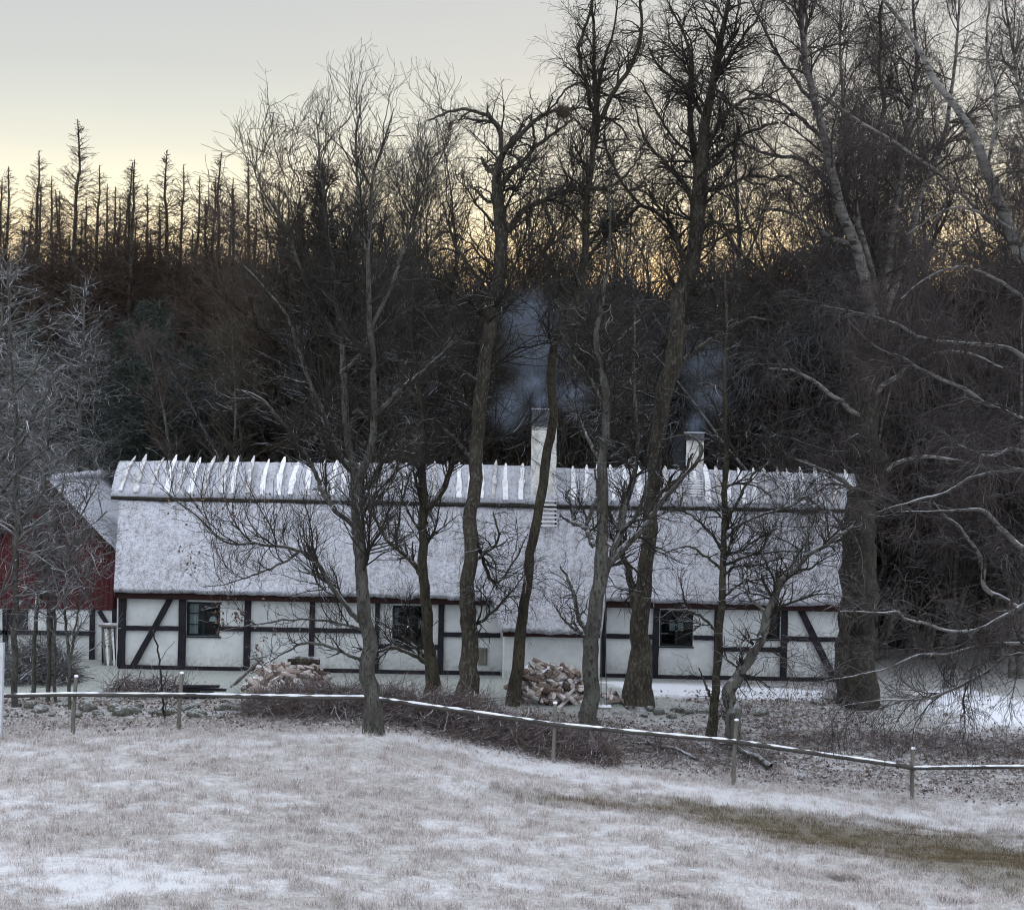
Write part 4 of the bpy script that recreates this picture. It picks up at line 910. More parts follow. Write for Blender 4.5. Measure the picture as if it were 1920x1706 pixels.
# ------------------------------------------------------------------ trees traced from their trunks and limbs
def to3(pts, D, s0, slope, rng):
    out = []; rad = []; acc = 0; lp = None
    for q in pts:
        x, y, w = q
        if lp is not None: acc += math.hypot(x - lp[0], y - lp[1]) * D / F
        lp = (x, y); d = D + s0 + slope * acc + 0.25 * math.sin(acc * 1.3 + s0) * min(1, acc / 2)
        out.append(P(x, y, d)); rad.append(max(w * d / F / 2, .004))
    return out, rad
def tree(name, label, D, trunk, limbs, seed, bark_m, twig_m, n1=60, n2=600, n3=2500, n4=0, trop=(.05, .04, .02), l1=(.5, .28), hang=0, leaves=None, zmin=None, group=None, base=True, cat='tree', twigr=.0042, K1w=.14, wob=.6, wf=1.0):
    trunk = [(x, y, w * wf) for x, y, w in trunk]; limbs = [[(x, y, w * wf) for x, y, w in l] for l in limbs]
    rng = np.random.default_rng(seed); rr_ = random.Random(seed)
    if base:
        g = G(trunk[0][0], trunk[0][1]); D = float(g[1])
    tr = empty(name, (0, 0, 0)); tag(tr, label, cat, group)
    pts, rad = to3(trunk, D, 0, 0, rng); pts[0] = pts[0] - np.array((0, 0, .3))
    org = np.array(pts[0]); tr.location = tuple(org)
    TP, TR = resample(pts, rad, 64, rng, wob); stems = [(TP, TR)]
    tp = np.array([p for p in pts])
    for lb in limbs:
        x, y = lb[0][0], lb[0][1]
        best = min(((np.hypot(p[0] * F / p[1] - uv(x, y)[0], (HC - p[2]) * F / p[1] - uv(x, y)[1]), p[1]) for S in stems for p in S[0]), key=lambda z: z[0])
        slope = rr_.uniform(-.4, .4); lpx = [(lb[0][0], lb[0][1], lb[0][2])] + [tuple(q) for q in lb[1:]]
        p_, r_2 = to3(lpx, D, best[1] - D, slope, rng); p_[0] = P(x, y, best[1])
        stems.append(resample(p_, r_2, 40, rng, wob))
    big = tube_mesh('trunk', [(TP[None] - org, TR[None], 14)] + [(s[0][None] - org, s[1][None], 9) for s in stems[1:]], .22, seed)
    link('trunk', big, bark_m, tr, True)
    # order of growth: limbs -> branches -> twigs
    SP = np.stack([resample(s[0], s[1], 40)[0] for s in stems]); SRr = np.stack([resample(s[0], s[1], 40)[1] for s in stems])
    if zmin is not None:   # keep the lower trunk bare
        tt = next((i for i in range(40) if SP[0, i, 2] > zmin), 0); SP0, SR0 = resample(SP[0, tt:], SRr[0, tt:], 40); SP[0], SRr[0] = SP0, SR0
    A, AR = kids(SP, SRr, n1, rng, .05, 1.0, 46, 13, l1[0] * 1.35, l1[1], .5, 14, K1w, trop[0], .55, .036, .006, .6, up=.3)
    B, BR = kids(np.concatenate([A]), AR, n2, rng, .1, 1, 42, 13, .26, .45, .45, 9, .13, trop[1], .6, .018, twigr, .6)
    S2, SR2 = kids(SP, SRr, n2 // 4, rng, .1, 1.0, 50, 14, .35, .06, .4, 9, .15, trop[1], .4, .012, twigr, .6)
    B = np.concatenate([B, S2]); BR = np.concatenate([BR, SR2])
    C, CR_ = kids(B, BR, int(n3 * .52), rng, .1, 1, 40, 14, .22, .4, .45, 6, .14, trop[2], .65, .007, twigr * .75, .5)
    sets = [(A - org, AR, 5), (B - org, BR, 4), (C - org, CR_, 3)]
    if n4:
        if hang:
            E, ER = kids(np.concatenate([B]), BR, n4, rng, .1, 1, 60, 20, hang, .1, .5, 7, .07, -.32, .6, .0045, twigr * .7, .3); sets.append((E - org, ER, 3))
        else:
            E, ER = kids(C, CR_, int(n4 * .34), rng, .1, 1, 40, 14, .16, .4, .4, 5, .13, trop[2], .7, .004, twigr * .6, .5); sets.append((E - org, ER, 3))
    link('crown', tube_mesh('crown', sets), twig_m, tr)
    if leaves:
        allp = C[:, -1]; vv = []; ff = []
        for (x, y, rad_px, cnt) in leaves:
            U = allp[:, 0] * F / allp[:, 1]; Vv = (HC - allp[:, 2]) * F / allp[:, 1]; u0, v0 = uv(x, y)
            near = allp[np.hypot(U - u0, Vv - v0) < rad_px]
            if len(near) == 0: near = P(x, y, D)[None]
            for k in range(cnt):
                p = near[rng.integers(len(near))] - org + rng.normal(0, .05, 3); a = rng.normal(0, 1, 3); a /= np.linalg.norm(a); b = np.cross(a, rng.normal(0, 1, 3)); b /= np.linalg.norm(b); s = rng.uniform(.025, .05)
                n0 = len(vv); vv += [p - a * s, p + b * s * .55 + (0, 0, .01), p + a * s, p - b * s * .55]; ff.append((n0, n0 + 1, n0 + 2, n0 + 3))
        link('leaves', np_mesh('leaves', np.array(vv), np.array(ff)), M['leaf'], tr)
    return tr, stems, (A, AR), (B, BR)

tree('bare_oak', 'pale grey-barked tree by the third fence post, brown leaves on its low left limbs', 36,
     [(705, 1378, 58), (702, 1345, 46), (697, 1290, 39), (688, 1200, 32), (679, 1100, 28), (672, 1000, 25), (668, 915, 30), (664, 880, 20), (652, 830, 17), (645, 740, 15), (640, 650, 13), (625, 520, 10), (610, 400, 8), (600, 300, 5), (592, 215, 2)],
     [[(668, 915, 22), (690, 850, 17), (702, 780, 15), (700, 680, 13), (692, 560, 12), (690, 450, 10), (700, 330, 7), (722, 260, 5), (738, 205, 2)],
      [(695, 620, 10), (740, 520, 9), (770, 420, 7), (800, 340, 5), (835, 280, 3), (850, 240, 2)],
      [(690, 480, 8), (672, 360, 7), (668, 270, 5), (678, 180, 2)],
      [(640, 650, 10), (590, 560, 9), (555, 480, 7), (520, 400, 6), (490, 350, 4), (470, 300, 2)],
      [(664, 985, 13), (625, 950, 12), (598, 900, 10), (565, 840, 9), (520, 780, 7), (480, 740, 5), (440, 730, 3)],
      [(674, 1165, 12), (630, 1110, 11), (590, 1050, 10), (545, 1028, 8), (490, 1022, 7), (420, 1015, 5), (360, 960, 4), (300, 915, 2)],
      [(560, 1035, 7), (520, 1060, 5), (440, 1090, 3), (380, 1100, 2)],
      [(655, 880, 11), (600, 760, 9), (560, 660, 8), (540, 600, 7), (500, 545, 5), (440, 480, 2)],
      [(640, 700, 9), (700, 640, 7), (740, 600, 5), (800, 560, 3)],
      [(678, 1240, 9), (620, 1213, 8), (570, 1207, 6), (520, 1232, 4), (470, 1262, 2)],
      [(676, 1180, 8), (640, 1168, 6), (560, 1160, 5), (470, 1172, 4), (410, 1185, 2)],
      [(702, 780, 10), (760, 720, 8), (800, 690, 6), (850, 640, 3)],
      [(668, 925, 9), (700, 905, 8), (730, 850, 7), (780, 850, 4)]], 1,
     M['trunk_pale'], M['twig'], 160, 1700, 7500, 7000, (.15, .13, .11), (.5, .15), leaves=[(395, 975, 60, 60), (470, 960, 60, 40), (350, 1040, 40, 22), (330, 950, 30, 18), (430, 1130, 60, 70), (480, 1170, 50, 60), (420, 1170, 30, 60), (345, 1040, 20, 20), (560, 300, 60, 30), (640, 330, 70, 25)], zmin=2.6, K1w=.10, wf=.84)
tree('bare_tree', 'dark forked tree in front of the middle window, second big trunk from the left', 39,
     [(820, 1312, 52), (813, 1275, 36), (807, 1230, 29), (800, 1150, 26), (795, 1060, 23), (793, 990, 21), (797, 948, 24), (793, 880, 14), (795, 800, 12), (780, 700, 10), (770, 600, 9), (779, 500, 7), (775, 400, 5), (790, 300, 2)],
     [[(799, 955, 18), (830, 915, 14), (852, 860, 12), (870, 780, 11), (868, 700, 10), (850, 600, 8), (855, 480, 6), (845, 360, 4), (830, 260, 2)],
      [(793, 1078, 14), (765, 1045, 12), (735, 1020, 10), (710, 985, 8), (690, 950, 6), (672, 910, 3)],
      [(765, 1047, 8), (745, 1020, 7), (750, 960, 5), (765, 900, 4), (780, 870, 2)],
      [(803, 1243, 12), (765, 1222, 10), (738, 1213, 9), (705, 1222, 6), (660, 1212, 3)],
      [(800, 1235, 8), (770, 1205, 6), (735, 1180, 5), (705, 1162, 3)],
      [(790, 760, 8), (740, 690, 6), (700, 610, 5), (680, 520, 3)],
      [(868, 720, 8), (910, 640, 6), (960, 560, 3)], [(852, 620, 6), (810, 520, 5), (800, 430, 4), (820, 330, 2)]], 2,
     M['trunk_olive'], M['twig'], 110, 1200, 6000, 6000, (.12, .10, .06), (.5, .16), zmin=2.6, wf=.78)
tree('bare_tree', 'dark tall tree with broad contorted top whose left limb arches over', 38,
     [(872, 1325, 64), (874, 1290, 46), (877, 1240, 36), (879, 1180, 32), (884, 1050, 28), (888, 940, 27), (893, 850, 27), (902, 740, 27), (915, 630, 26), (925, 560, 25), (936, 500, 24), (938, 430, 26), (933, 354, 21), (937, 309, 15), (946, 281, 12), (966, 263, 10), (1003, 226, 8), (1040, 208, 6), (1090, 203, 3)],
     [[(940, 285, 10), (939, 254, 10), (927, 226, 9), (902, 213, 7), (866, 206, 6), (829, 215, 5), (802, 226, 3)],
      [(937, 350, 12), (962, 322, 9), (1003, 277, 8), (1040, 249, 6), (1076, 222, 3)],
      [(932, 330, 9), (911, 313, 8), (902, 295, 4)],
      [(945, 440, 16), (985, 395, 12), (1017, 377, 10), (1058, 359, 8), (1108, 354, 5), (1150, 348, 3)],
      [(934, 385, 8), (905, 370, 6), (890, 350, 3)], [(1003, 277, 5), (1000, 240, 5), (995, 215, 4)],
      [(1017, 377, 8), (1035, 420, 6), (1060, 470, 4), (1090, 540, 3)],
      [(925, 560, 10), (880, 500, 8), (850, 450, 6), (830, 380, 3)], [(905, 720, 9), (860, 690, 7), (800, 600, 5), (760, 560, 3)],
      [(884, 1060, 8), (905, 1040, 7), (935, 1010, 5), (925, 960, 3)], [(888, 1000, 8), (925, 1090, 6), (960, 1060, 4), (990, 1000, 2)],
      [(880, 1180, 8), (920, 1150, 6), (950, 1120, 4), (985, 1075, 2)],
      [(893, 870, 9), (850, 820, 7), (820, 790, 4)]], 3,
     M['trunk_dark'], M['twig'], 120, 1000, 5500, 6000, (.0, -.01, -.03), (.5, .17), zmin=6.0, K1w=.2, wf=.95)
tree('bare_tree', 'slender bending tree before the lean-to, its top forking beside the bird nest', 37.5,
     [(960, 1322, 36), (967, 1260, 29), (975, 1190, 25), (988, 1090, 22), (1003, 980, 22), (1018, 900, 22), (1032, 830, 22), (1040, 770, 20), (1034, 720, 19), (1040, 650, 18), (1062, 600, 16), (1085, 550, 16), (1092, 490, 17), (1098, 400, 16), (1107, 320, 14), (1117, 232, 15), (1123, 151, 8), (1136, 101, 7), (1150, 60, 5), (1160, -20, 3)],
     [[(1117, 240, 12), (1146, 181, 11), (1176, 136, 10), (1201, 70, 8), (1199, 0, 6), (1195, -40, 4)],
      [(1116, 230, 10), (1103, 176, 9), (1086, 100, 8), (1100, 45, 7), (1118, -20, 4)],
      [(1118, 225, 9), (1114, 120, 8), (1112, 40, 7), (1108, -30, 4)],
      [(1107, 175, 6), (1090, 155, 5), (1065, 166, 5), (1030, 206, 4), (1000, 227, 3)],
      [(1103, 354, 9), (1146, 348, 7), (1180, 320, 5), (1210, 280, 3)], [(1112, 210, 5), (1090, 203, 4), (1062, 210, 3)],
      [(1062, 605, 8), (1040, 560, 6), (1050, 520, 5), (1020, 470, 3)],
      [(1040, 660, 8), (1070, 690, 6), (1110, 730, 4)], [(1092, 490, 8), (1140, 440, 6), (1180, 380, 3)], [(1080, 555, 9), (1060, 545, 7), (1030, 490, 4), (1010, 460, 2)]], 4,
     M['trunk_olive'], M['twig'], 100, 800, 4200, 6000, (.0, -.03, -.08), (.45, .12), zmin=7.6, K1w=.18, wf=.82)
tree('bare_tree', 'stout pale tree holding the rope swing, broken dead limbs on its left side', 36,
     [(1108, 1402, 52), (1108, 1370, 42), (1108, 1300, 36), (1112, 1220, 34), (1119, 1140, 32), (1125, 1078, 32), (1130, 1010, 25), (1133, 930, 24), (1130, 850, 20), (1135, 760, 17), (1128, 690, 15), (1115, 640, 12), (1130, 560, 9), (1145, 450, 6), (1140, 350, 3)],
     [[(1127, 1088, 22), (1150, 1045, 18), (1178, 1018, 14), (1217, 973, 12), (1236, 947, 11), (1283, 894, 9), (1318, 844, 7), (1294, 817, 5), (1240, 825, 3)],
      [(1148, 1048, 14), (1166, 990, 13), (1174, 940, 12), (1188, 900, 11), (1196, 830, 9), (1190, 740, 7), (1190, 560, 4)],
      [(1103, 1190, 12), (1085, 1158, 10), (1075, 1110, 8), (1062, 1080, 6), (1050, 1062, 4)],
      [(1115, 1025, 13), (1098, 990, 11), (1075, 982, 8), (1050, 965, 4)], [(1098, 990, 9), (1108, 960, 8), (1120, 920, 5), (1115, 880, 3)], [(1075, 985, 6), (1072, 950, 6), (1060, 920, 3)],
      [(1099, 1195, 8), (1065, 1170, 6), (1042, 1140, 3)], [(1166, 1000, 9), (1195, 960, 8), (1215, 900, 6), (1235, 860, 4)],
      [(1130, 870, 9), (1100, 820, 7), (1085, 780, 5), (1060, 740, 3)], [(1135, 760, 7), (1100, 700, 6), (1070, 660, 5), (1050, 620, 3)], [(1128, 700, 8), (1160, 640, 6), (1200, 600, 4)]], 5,
     M['trunk_pale'], M['twig'], 75, 560, 2600, 2400, (.06, .05, .03), (.42, .14), zmin=5.0, K1w=.2, wf=.88)
tree('bare_tree', 'broad dark tree right of the swing, tallest full crown against the sky', 40,
     [(1193, 1325, 74), (1194, 1300, 60), (1198, 1265, 50), (1203, 1200, 36), (1207, 1110, 31), (1215, 1010, 27), (1222, 920, 27), (1231, 840, 28), (1243, 760, 30), (1256, 690, 34), (1272, 620, 36), (1288, 550, 34), (1300, 480, 28), (1308, 420, 28), (1312, 350, 30), (1318, 290, 22), (1328, 200, 17), (1345, 110, 13), (1360, 30, 9), (1375, -40, 6)],
     [[(1312, 355, 18), (1301, 280, 13), (1292, 200, 10), (1296, 120, 8), (1280, 60, 5), (1250, 0, 3)],
      [(1300, 500, 12), (1277, 470, 11), (1262, 430, 10), (1240, 405, 8), (1205, 385, 7), (1170, 350, 6), (1145, 300, 5), (1130, 250, 3)],
      [(1320, 330, 9), (1350, 290, 8), (1400, 250, 6), (1460, 230, 4)], [(1310, 430, 9), (1350, 420, 8), (1385, 470, 6), (1425, 505, 4)],
      [(1318, 300, 8), (1345, 240, 8), (1390, 190, 6), (1440, 180, 4), (1480, 150, 2)], [(1198, 1195, 20), (1190, 1130, 18), (1182, 1080, 14), (1168, 1040, 10), (1160, 1000, 8), (1172, 900, 4)],
      [(1262, 690, 11), (1330, 640, 9), (1400, 600, 6), (1450, 600, 3)], [(1290, 560, 9), (1350, 530, 7), (1400, 540, 4)], [(1305, 380, 8), (1260, 320, 7), (1210, 260, 5), (1190, 200, 3)],
      [(1325, 230, 8), (1290, 170, 6), (1240, 130, 5), (1215, 90, 3)], [(1340, 140, 7), (1380, 90, 6), (1420, 30, 4), (1440, -20, 3)], [(1312, 360, 9), (1360, 350, 7), (1410, 330, 6), (1470, 340, 3)],
      [(1300, 300, 6), (1250, 240, 5), (1200, 150, 3)], [(1215, 990, 12), (1235, 930, 9), (1280, 890, 7), (1300, 850, 4)], [(1250, 770, 9), (1210, 700, 7), (1160, 650, 4)]], 6,
     M['trunk_dark'], M['twig'], 160, 1600, 9000, 11000, (.04, .0, -.04), (.6, .16), zmin=7.5, K1w=.17)
tree('bare_tree', 'thin straight dark tree before the right-hand half of the roof', 37,
     [(1333, 1388, 34), (1338, 1340, 25), (1343, 1290, 21), (1351, 1200, 20), (1355, 1100, 18), (1358, 1000, 15), (1361, 900, 14), (1362, 820, 10), (1358, 720, 8), (1362, 600, 6), (1358, 480, 3)],
     [[(1361, 1058, 9), (1370, 1055, 8), (1402, 1042, 7), (1455, 1034, 5), (1521, 1035, 3)], [(1361, 1075, 8), (1380, 1062, 6), (1415, 1060, 5), (1465, 1047, 4), (1500, 1056, 2)],
      [(1362, 1010, 10), (1389, 984, 8), (1420, 968, 7), (1481, 949, 5), (1510, 930, 3)], [(1362, 985, 9), (1389, 931, 7), (1413, 889, 6), (1440, 870, 3)], [(1356, 1030, 8), (1320, 986, 7), (1289, 963, 5), (1246, 951, 3)],
      [(1355, 1070, 8), (1323, 1042, 6), (1290, 1025, 5), (1240, 1040, 2)], [(1358, 975, 6), (1331, 952, 5), (1285, 952, 3)], [(1346, 1185, 8), (1310, 1152, 7), (1262, 1145, 5), (1230, 1165, 3)], [(1339, 1320, 8), (1322, 1282, 6), (1310, 1252, 3)], [(1355, 1120, 7), (1400, 1090, 5), (1470, 1080, 3)]], 7,
     M['trunk_olive'], M['twig'], 50, 520, 2500, 2000, (.03, .02, .0), (.35, .14), zmin=2.2, wf=.74)
tree('crooked_tree', 'short crooked tree leaning right over the snow patch', 37,
     [(1376, 1405, 34), (1374, 1340, 28), (1370, 1285, 24), (1400, 1245, 20), (1425, 1200, 18), (1440, 1150, 16), (1455, 1110, 14), (1480, 1075, 12), (1525, 1035, 10), (1560, 1015, 8), (1600, 985, 4)],
     [[(1372, 1285, 12), (1388, 1258, 9), (1384, 1238, 5)], [(1376, 1378, 8), (1360, 1350, 7), (1352, 1330, 4)], [(1480, 1078, 7), (1500, 1030, 6), (1530, 980, 3)], [(1440, 1150, 7), (1400, 1110, 5), (1390, 1060, 3)]], 8,
     M['trunk_grey'], M['twig'], 40, 300, 1300, 900, (.05, .03, .0), (.4, .2), zmin=1.2)

# ---- great birch
gb, st, A_, B_ = tree('great_birch', 'huge many-stemmed birch whose thick dark shaggy trunk hides the right end of the farmhouse', 40,
     [(1608, 1322, 92), (1608, 1290, 78), (1608, 1240, 70), (1608, 1180, 66), (1612, 1090, 68), (1618, 980, 56), (1625, 880, 54), (1632, 780, 52), (1638, 690, 48), (1642, 610, 44), (1645, 560, 20), (1645, 480, 15), (1642, 380, 12), (1638, 300, 10), (1655, 200, 8), (1650, 100, 6), (1660, -30, 4)],
     [], 9, M['ivy_bark'], M['twig_brown'], 50, 500, 2000, 5000, (.02, -.02, -.06), (.8, .1), hang=.55, zmin=2.6, wob=1.5)
def stems_part(root, limbs, D, seed, bark_m, twig_m, n1, n2, n3, n4, hang, trop=(.04, -.02, -.06), names=('birch_stem', 'birch_crown'), l1=(.7, .16), thin=1.0, ts=.12):
    rng = np.random.default_rng(seed); rr_ = random.Random(seed); org = np.array(tuple(root.location)); ss = []
    for lb in limbs:
        sl = rr_.uniform(-.3, .3); p_, r_2 = to3([(q[0], q[1], q[2] * thin) for q in lb], D, 0, sl, rng); ss.append(resample(p_, r_2, 40, rng, .6))
    link(names[0], tube_mesh(names[0], [(s[0][None] - org, s[1][None], 10) for s in ss], .08, seed), bark_m, root, True)
    SP = np.stack([s[0] for s in ss]); SR_ = np.stack([s[1] for s in ss])
    A, AR = kids(SP, SR_, n1, rng, ts, 1.0, 42, 12, l1[0], l1[1], .45, 14, .10, trop[0], .5, .03, .006, .5, up=.2)
    B, BR = kids(np.concatenate([A]), AR, n2, rng, .1, 1, 42, 14, .3, .35, .4, 9, .10, trop[1], .6, .013, .004, .5)
    C, CR_ = kids(np.concatenate([B]), BR, n3, rng, .1, 1, 42, 14, .15, .35, .4, 6, .10, trop[2], .65, .007, .0035, .5)
    E, ER = kids(C, CR_, n4, rng, .05, 1, 55, 20, hang, .1, .5, 7, .06, -.30, .7, .0045, .0028, .2)
    link(names[1], tube_mesh(names[1], [(A - org, AR, 5), (B - org, BR, 4), (C - org, CR_, 3), (E - org, ER, 3)]), twig_m, root)
    return ss
DG = float(G(1608, 1322)[1])
stems_part(gb, [
    [(1642, 620, 26), (1625, 530, 21), (1605, 470, 20), (1580, 400, 20), (1562, 340, 18), (1550, 270, 16), (1530, 200, 14), (1510, 100, 12), (1500, -30, 9)],
    [(1650, 610, 18), (1670, 460, 15), (1672, 400, 14), (1690, 340, 11), (1700, 250, 9), (1720, 120, 7), (1710, -30, 4)],
    [(1652, 610, 16), (1690, 500, 13), (1712, 420, 12), (1735, 350, 10), (1770, 250, 8), (1790, 120, 6), (1800, -30, 3)],
    [(1638, 620, 16), (1640, 540, 13), (1610, 420, 10), (1600, 300, 8), (1580, 180, 6), (1575, 60, 4), (1580, -30, 3)],
    [(1562, 350, 9), (1500, 300, 8), (1440, 290, 6), (1380, 262, 3)], [(1552, 270, 9), (1490, 212, 7), (1440, 182, 5), (1400, 170, 3)],
    [(1570, 380, 8), (1530, 370, 6), (1470, 330, 5), (1430, 350, 3)], [(1600, 460, 9), (1550, 440, 7), (1480, 400, 5), (1420, 390, 3)], [(1530, 200, 8), (1470, 120, 6), (1430, 50, 4), (1400, -20, 3)],
    [(1622, 950, 12), (1580, 900, 9), (1540, 880, 6), (1490, 860, 3)], [(1630, 800, 12), (1560, 740, 9), (1500, 700, 6), (1440, 690, 3)], [(1636, 740, 12), (1720, 680, 9), (1800, 660, 6), (1880, 690, 3)], [(1636, 900, 10), (1700, 860, 8), (1780, 860, 6), (1860, 880, 3)]],
    DG, 21, M['birch'], M['twig_brown'], 190, 1400, 5000, 10000, .42, ts=.34)

# ---- foreground right birch with its trunk just outside the frame
rb = empty('leaning_birch', (0, 0, 0)); RBD = 31.0
p0 = P(2025, 1500, RBD); p0[2] = gz(p0[0], RBD) - .1; rb.location = tuple(p0); tag(rb, 'nearest birch with pale snow-lined limbs reaching in from the right edge of the picture', 'birch')
tr_pts = [(2025, 1560, 74), (2018, 1400, 64), (2008, 1200, 56), (2000, 900, 50), (1980, 700, 44), (1945, 560, 38), (1915, 470, 33), (1880, 400, 29), (1850, 320, 26), (1825, 260, 22), (1790, 200, 18), (1755, 160, 15), (1720, 90, 11), (1690, 40, 10), (1630, -30, 7)]
tr_pts = [(x, y, w * .76) for x, y, w in tr_pts]; q_, r_q = to3(tr_pts, RBD, 0, 0, None); TPx = resample(q_, r_q, 70, np.random.default_rng(4), .5)
link('trunk', tube_mesh('trunk', [(TPx[0][None] - p0, TPx[1][None], 14)], .06), M['birch'], rb, True)
stems_part(rb, [
    [(1990, 760, 16), (1950, 690, 14), (1915, 665, 13), (1880, 652, 12), (1820, 645, 10), (1770, 642, 9), (1720, 630, 9), (1680, 608, 8), (1600, 585, 6), (1540, 572, 3)],
    [(1998, 880, 17), (1940, 800, 14), (1890, 775, 12), (1850, 757, 11), (1790, 722, 10), (1730, 695, 9), (1690, 668, 8), (1640, 650, 6), (1590, 600, 3)],
    [(1965, 600, 13), (1920, 490, 11), (1870, 430, 10), (1810, 370, 9), (1740, 310, 8), (1650, 250, 8), (1600, 220, 6), (1530, 170, 4)],
    [(2000, 900, 14), (1950, 850, 12), (1920, 846, 11), (1895, 841, 11), (1874, 853, 9), (1843, 853, 7), (1793, 832, 3)],
    [(2001, 950, 14), (1940, 890, 12), (1902, 881, 11), (1878, 884, 10), (1821, 895, 9), (1783, 920, 7), (1733, 934, 6), (1681, 948, 4), (1640, 960, 2)],
    [(2006, 1120, 20), (1950, 1050, 18), (1913, 1022, 16), (1885, 997, 15), (1857, 969, 12), (1835, 955, 10), (1800, 955, 8), (1758, 958, 6), (1690, 960, 3)],
    [(2008, 1230, 18), (1950, 1160, 16), (1909, 1138, 15), (1878, 1120, 14), (1846, 1100, 13), (1842, 1053, 11), (1814, 1008, 8), (1793, 983, 6), (1772, 969, 5), (1750, 940, 3)],
    [(2008, 1140, 16), (1960, 1120, 13), (1920, 1134, 12), (1885, 1155, 11), (1835, 1180, 10), (1800, 1187, 9), (1765, 1180, 8), (1737, 1169, 8), (1700, 1160, 7), (1684, 1146, 7), (1645, 1148, 5), (1575, 1146, 3)],
    [(2010, 1250, 16), (1930, 1212, 13), (1864, 1208, 11), (1807, 1218, 10), (1765, 1229, 8), (1716, 1229, 7), (1663, 1254, 5), (1610, 1264, 4), (1540, 1278, 2)],
    [(2012, 1290, 14), (1950, 1230, 12), (1892, 1233, 10), (1842, 1264, 9), (1786, 1292, 8), (1740, 1310, 7), (1688, 1312, 5), (1610, 1317, 4), (1540, 1338, 2)],
    [(1960, 620, 13), (1920, 560, 11), (1860, 520, 9), (1800, 500, 7), (1740, 520, 5), (1690, 560, 3)], [(1900, 430, 10), (1840, 400, 8), (1780, 390, 6), (1700, 440, 4)],
    [(1985, 720, 13), (1940, 500, 12), (1935, 300, 10), (1900, 100, 8), (1880, -30, 5)], [(1850, 320, 10), (1870, 200, 8), (1850, 80, 6), (1860, -30, 4)]],
    RBD, 33, M['birch'], M['twig_brown'], 240, 1500, 5000, 7000, .34, (.0, -.03, -.07), ('limb', 'crown'), (.6, .10), .72)

# ------------------------------------------------------------------ nest, swing
def nest(px, py, D, r, seed, label):
    g = np.random.default_rng(seed); n = 420; c = P(px, py, D); d = g.normal(0, 1, (n, 3)); d /= np.linalg.norm(d, axis=1, keepdims=True); s = c + d * g.uniform(.1, .9, n)[:, None] * r * np.array((1.15, 1, .75)) - 0
    d2 = np.cross(d, g.normal(0, 1, (n, 3))); PP, RR = grow(s, d2, g.uniform(.5, 1.3, n) * r, np.full(n, .012), .004, 5, .2, 0, g)
    tag(link('bird_nest', tube_mesh('bird_nest', [(PP - c, RR, 3)]), M['twig_bare']), label, 'nest').location = tuple(c)
nest(1055, 210, 37.8, .17, 1, 'dark round bird nest in the top fork between two bare trees')
D5 = float(G(1108, 1402)[1])
sw = empty('rope_swing', tuple(P(1132, 1325, D5 + .3))); tag(sw, 'plank swing hanging on two ropes beside the stout pale tree', 'swing'); c = np.array(tuple(sw.location))
for x0, x1 in ((1127, 1127), (1135, 1137)):
    a = P(x0, 1060, D5 + .3) - c; b = P(x1, 1324, D5 + .3) - c; pp, rr = resample([a, (a + b) / 2, b], [.009] * 3, 8); link('rope', tube_mesh('rope', [(pp[None], rr[None], 5)]), M['rope'], sw)
m_ = MB(); a = P(1119, 1326, D5 + .3) - c; b = P(1146, 1326, D5 + .3) - c; m_.box((a[0], -.12, a[2] - .02), (b[0], .12, a[2] + .02)); m_.build('seat', M['grey_wood'], sw)
m_ = MB(); m_.box((a[0] + .005, -.115, a[2] + .021), (b[0] - .005, .115, a[2] + .05)); m_.build('seat_snow', M['snow'], sw)

# ------------------------------------------------------------------ saplings at the left edge
SAP = [([(28, 1325, 13), (28, 1150, 11), (32, 1000, 10), (28, 920, 9), (30, 800, 7), (20, 650, 5), (15, 500, 3)], [[(30, 960, 6), (-5, 900, 5), (-40, 860, 3)], [(30, 850, 6), (70, 780, 4), (120, 740, 2)], [(31, 980, 6), (70, 940, 4), (110, 860, 2)]], 'tallest frosted sapling at the left edge'),
       ([(62, 1312, 9), (65, 1200, 8), (75, 1080, 7), (78, 980, 6), (88, 850, 4), (100, 700, 2)], [[(70, 1130, 5), (110, 1080, 4), (150, 1050, 2)]], 'second frosted sapling from the left edge'),
       ([(90, 1318, 9), (92, 1180, 8), (85, 1080, 6), (60, 980, 5), (30, 950, 4), (0, 900, 2)], [[(86, 1090, 5), (120, 1000, 4), (160, 930, 2)]], 'frosted sapling crooking to the left before the barn gable'),
       ([(105, 1318, 7), (102, 1170, 6), (110, 1080, 5), (108, 1000, 4), (122, 880, 2)], [[(106, 1100, 4), (150, 1010, 3), (200, 960, 2)]], 'frosted sapling straight before the barn gable centre'),
       ([(132, 1330, 7), (129, 1220, 6), (122, 1130, 5), (140, 1000, 4), (185, 900, 2)], [[(130, 1270, 5), (140, 1180, 4), (155, 1110, 3), (175, 1050, 2)]], 'twin-stemmed thin frosted sapling right of the other barn saplings'),
       ([(-25, 1330, 14), (-22, 1100, 12), (-15, 900, 9), (-5, 700, 7), (5, 560, 3)], [[(-18, 950, 7), (40, 880, 5), (90, 840, 3)], [(-15, 880, 7), (50, 800, 5), (110, 700, 3)], [(-10, 780, 6), (60, 700, 4), (100, 620, 2)]], 'frosted tree reaching in at the left picture edge')]
for i, (tk, lb, lab) in enumerate(SAP):
    tree('frosted_sapling', lab, 41, tk, lb, 40 + i, M['trunk_pale'], M['twig_frost'], 38, 190, 480, 450, (.02, .0, -.01), (.5, .14), zmin=1.5, K1w=.2, twigr=.0045)
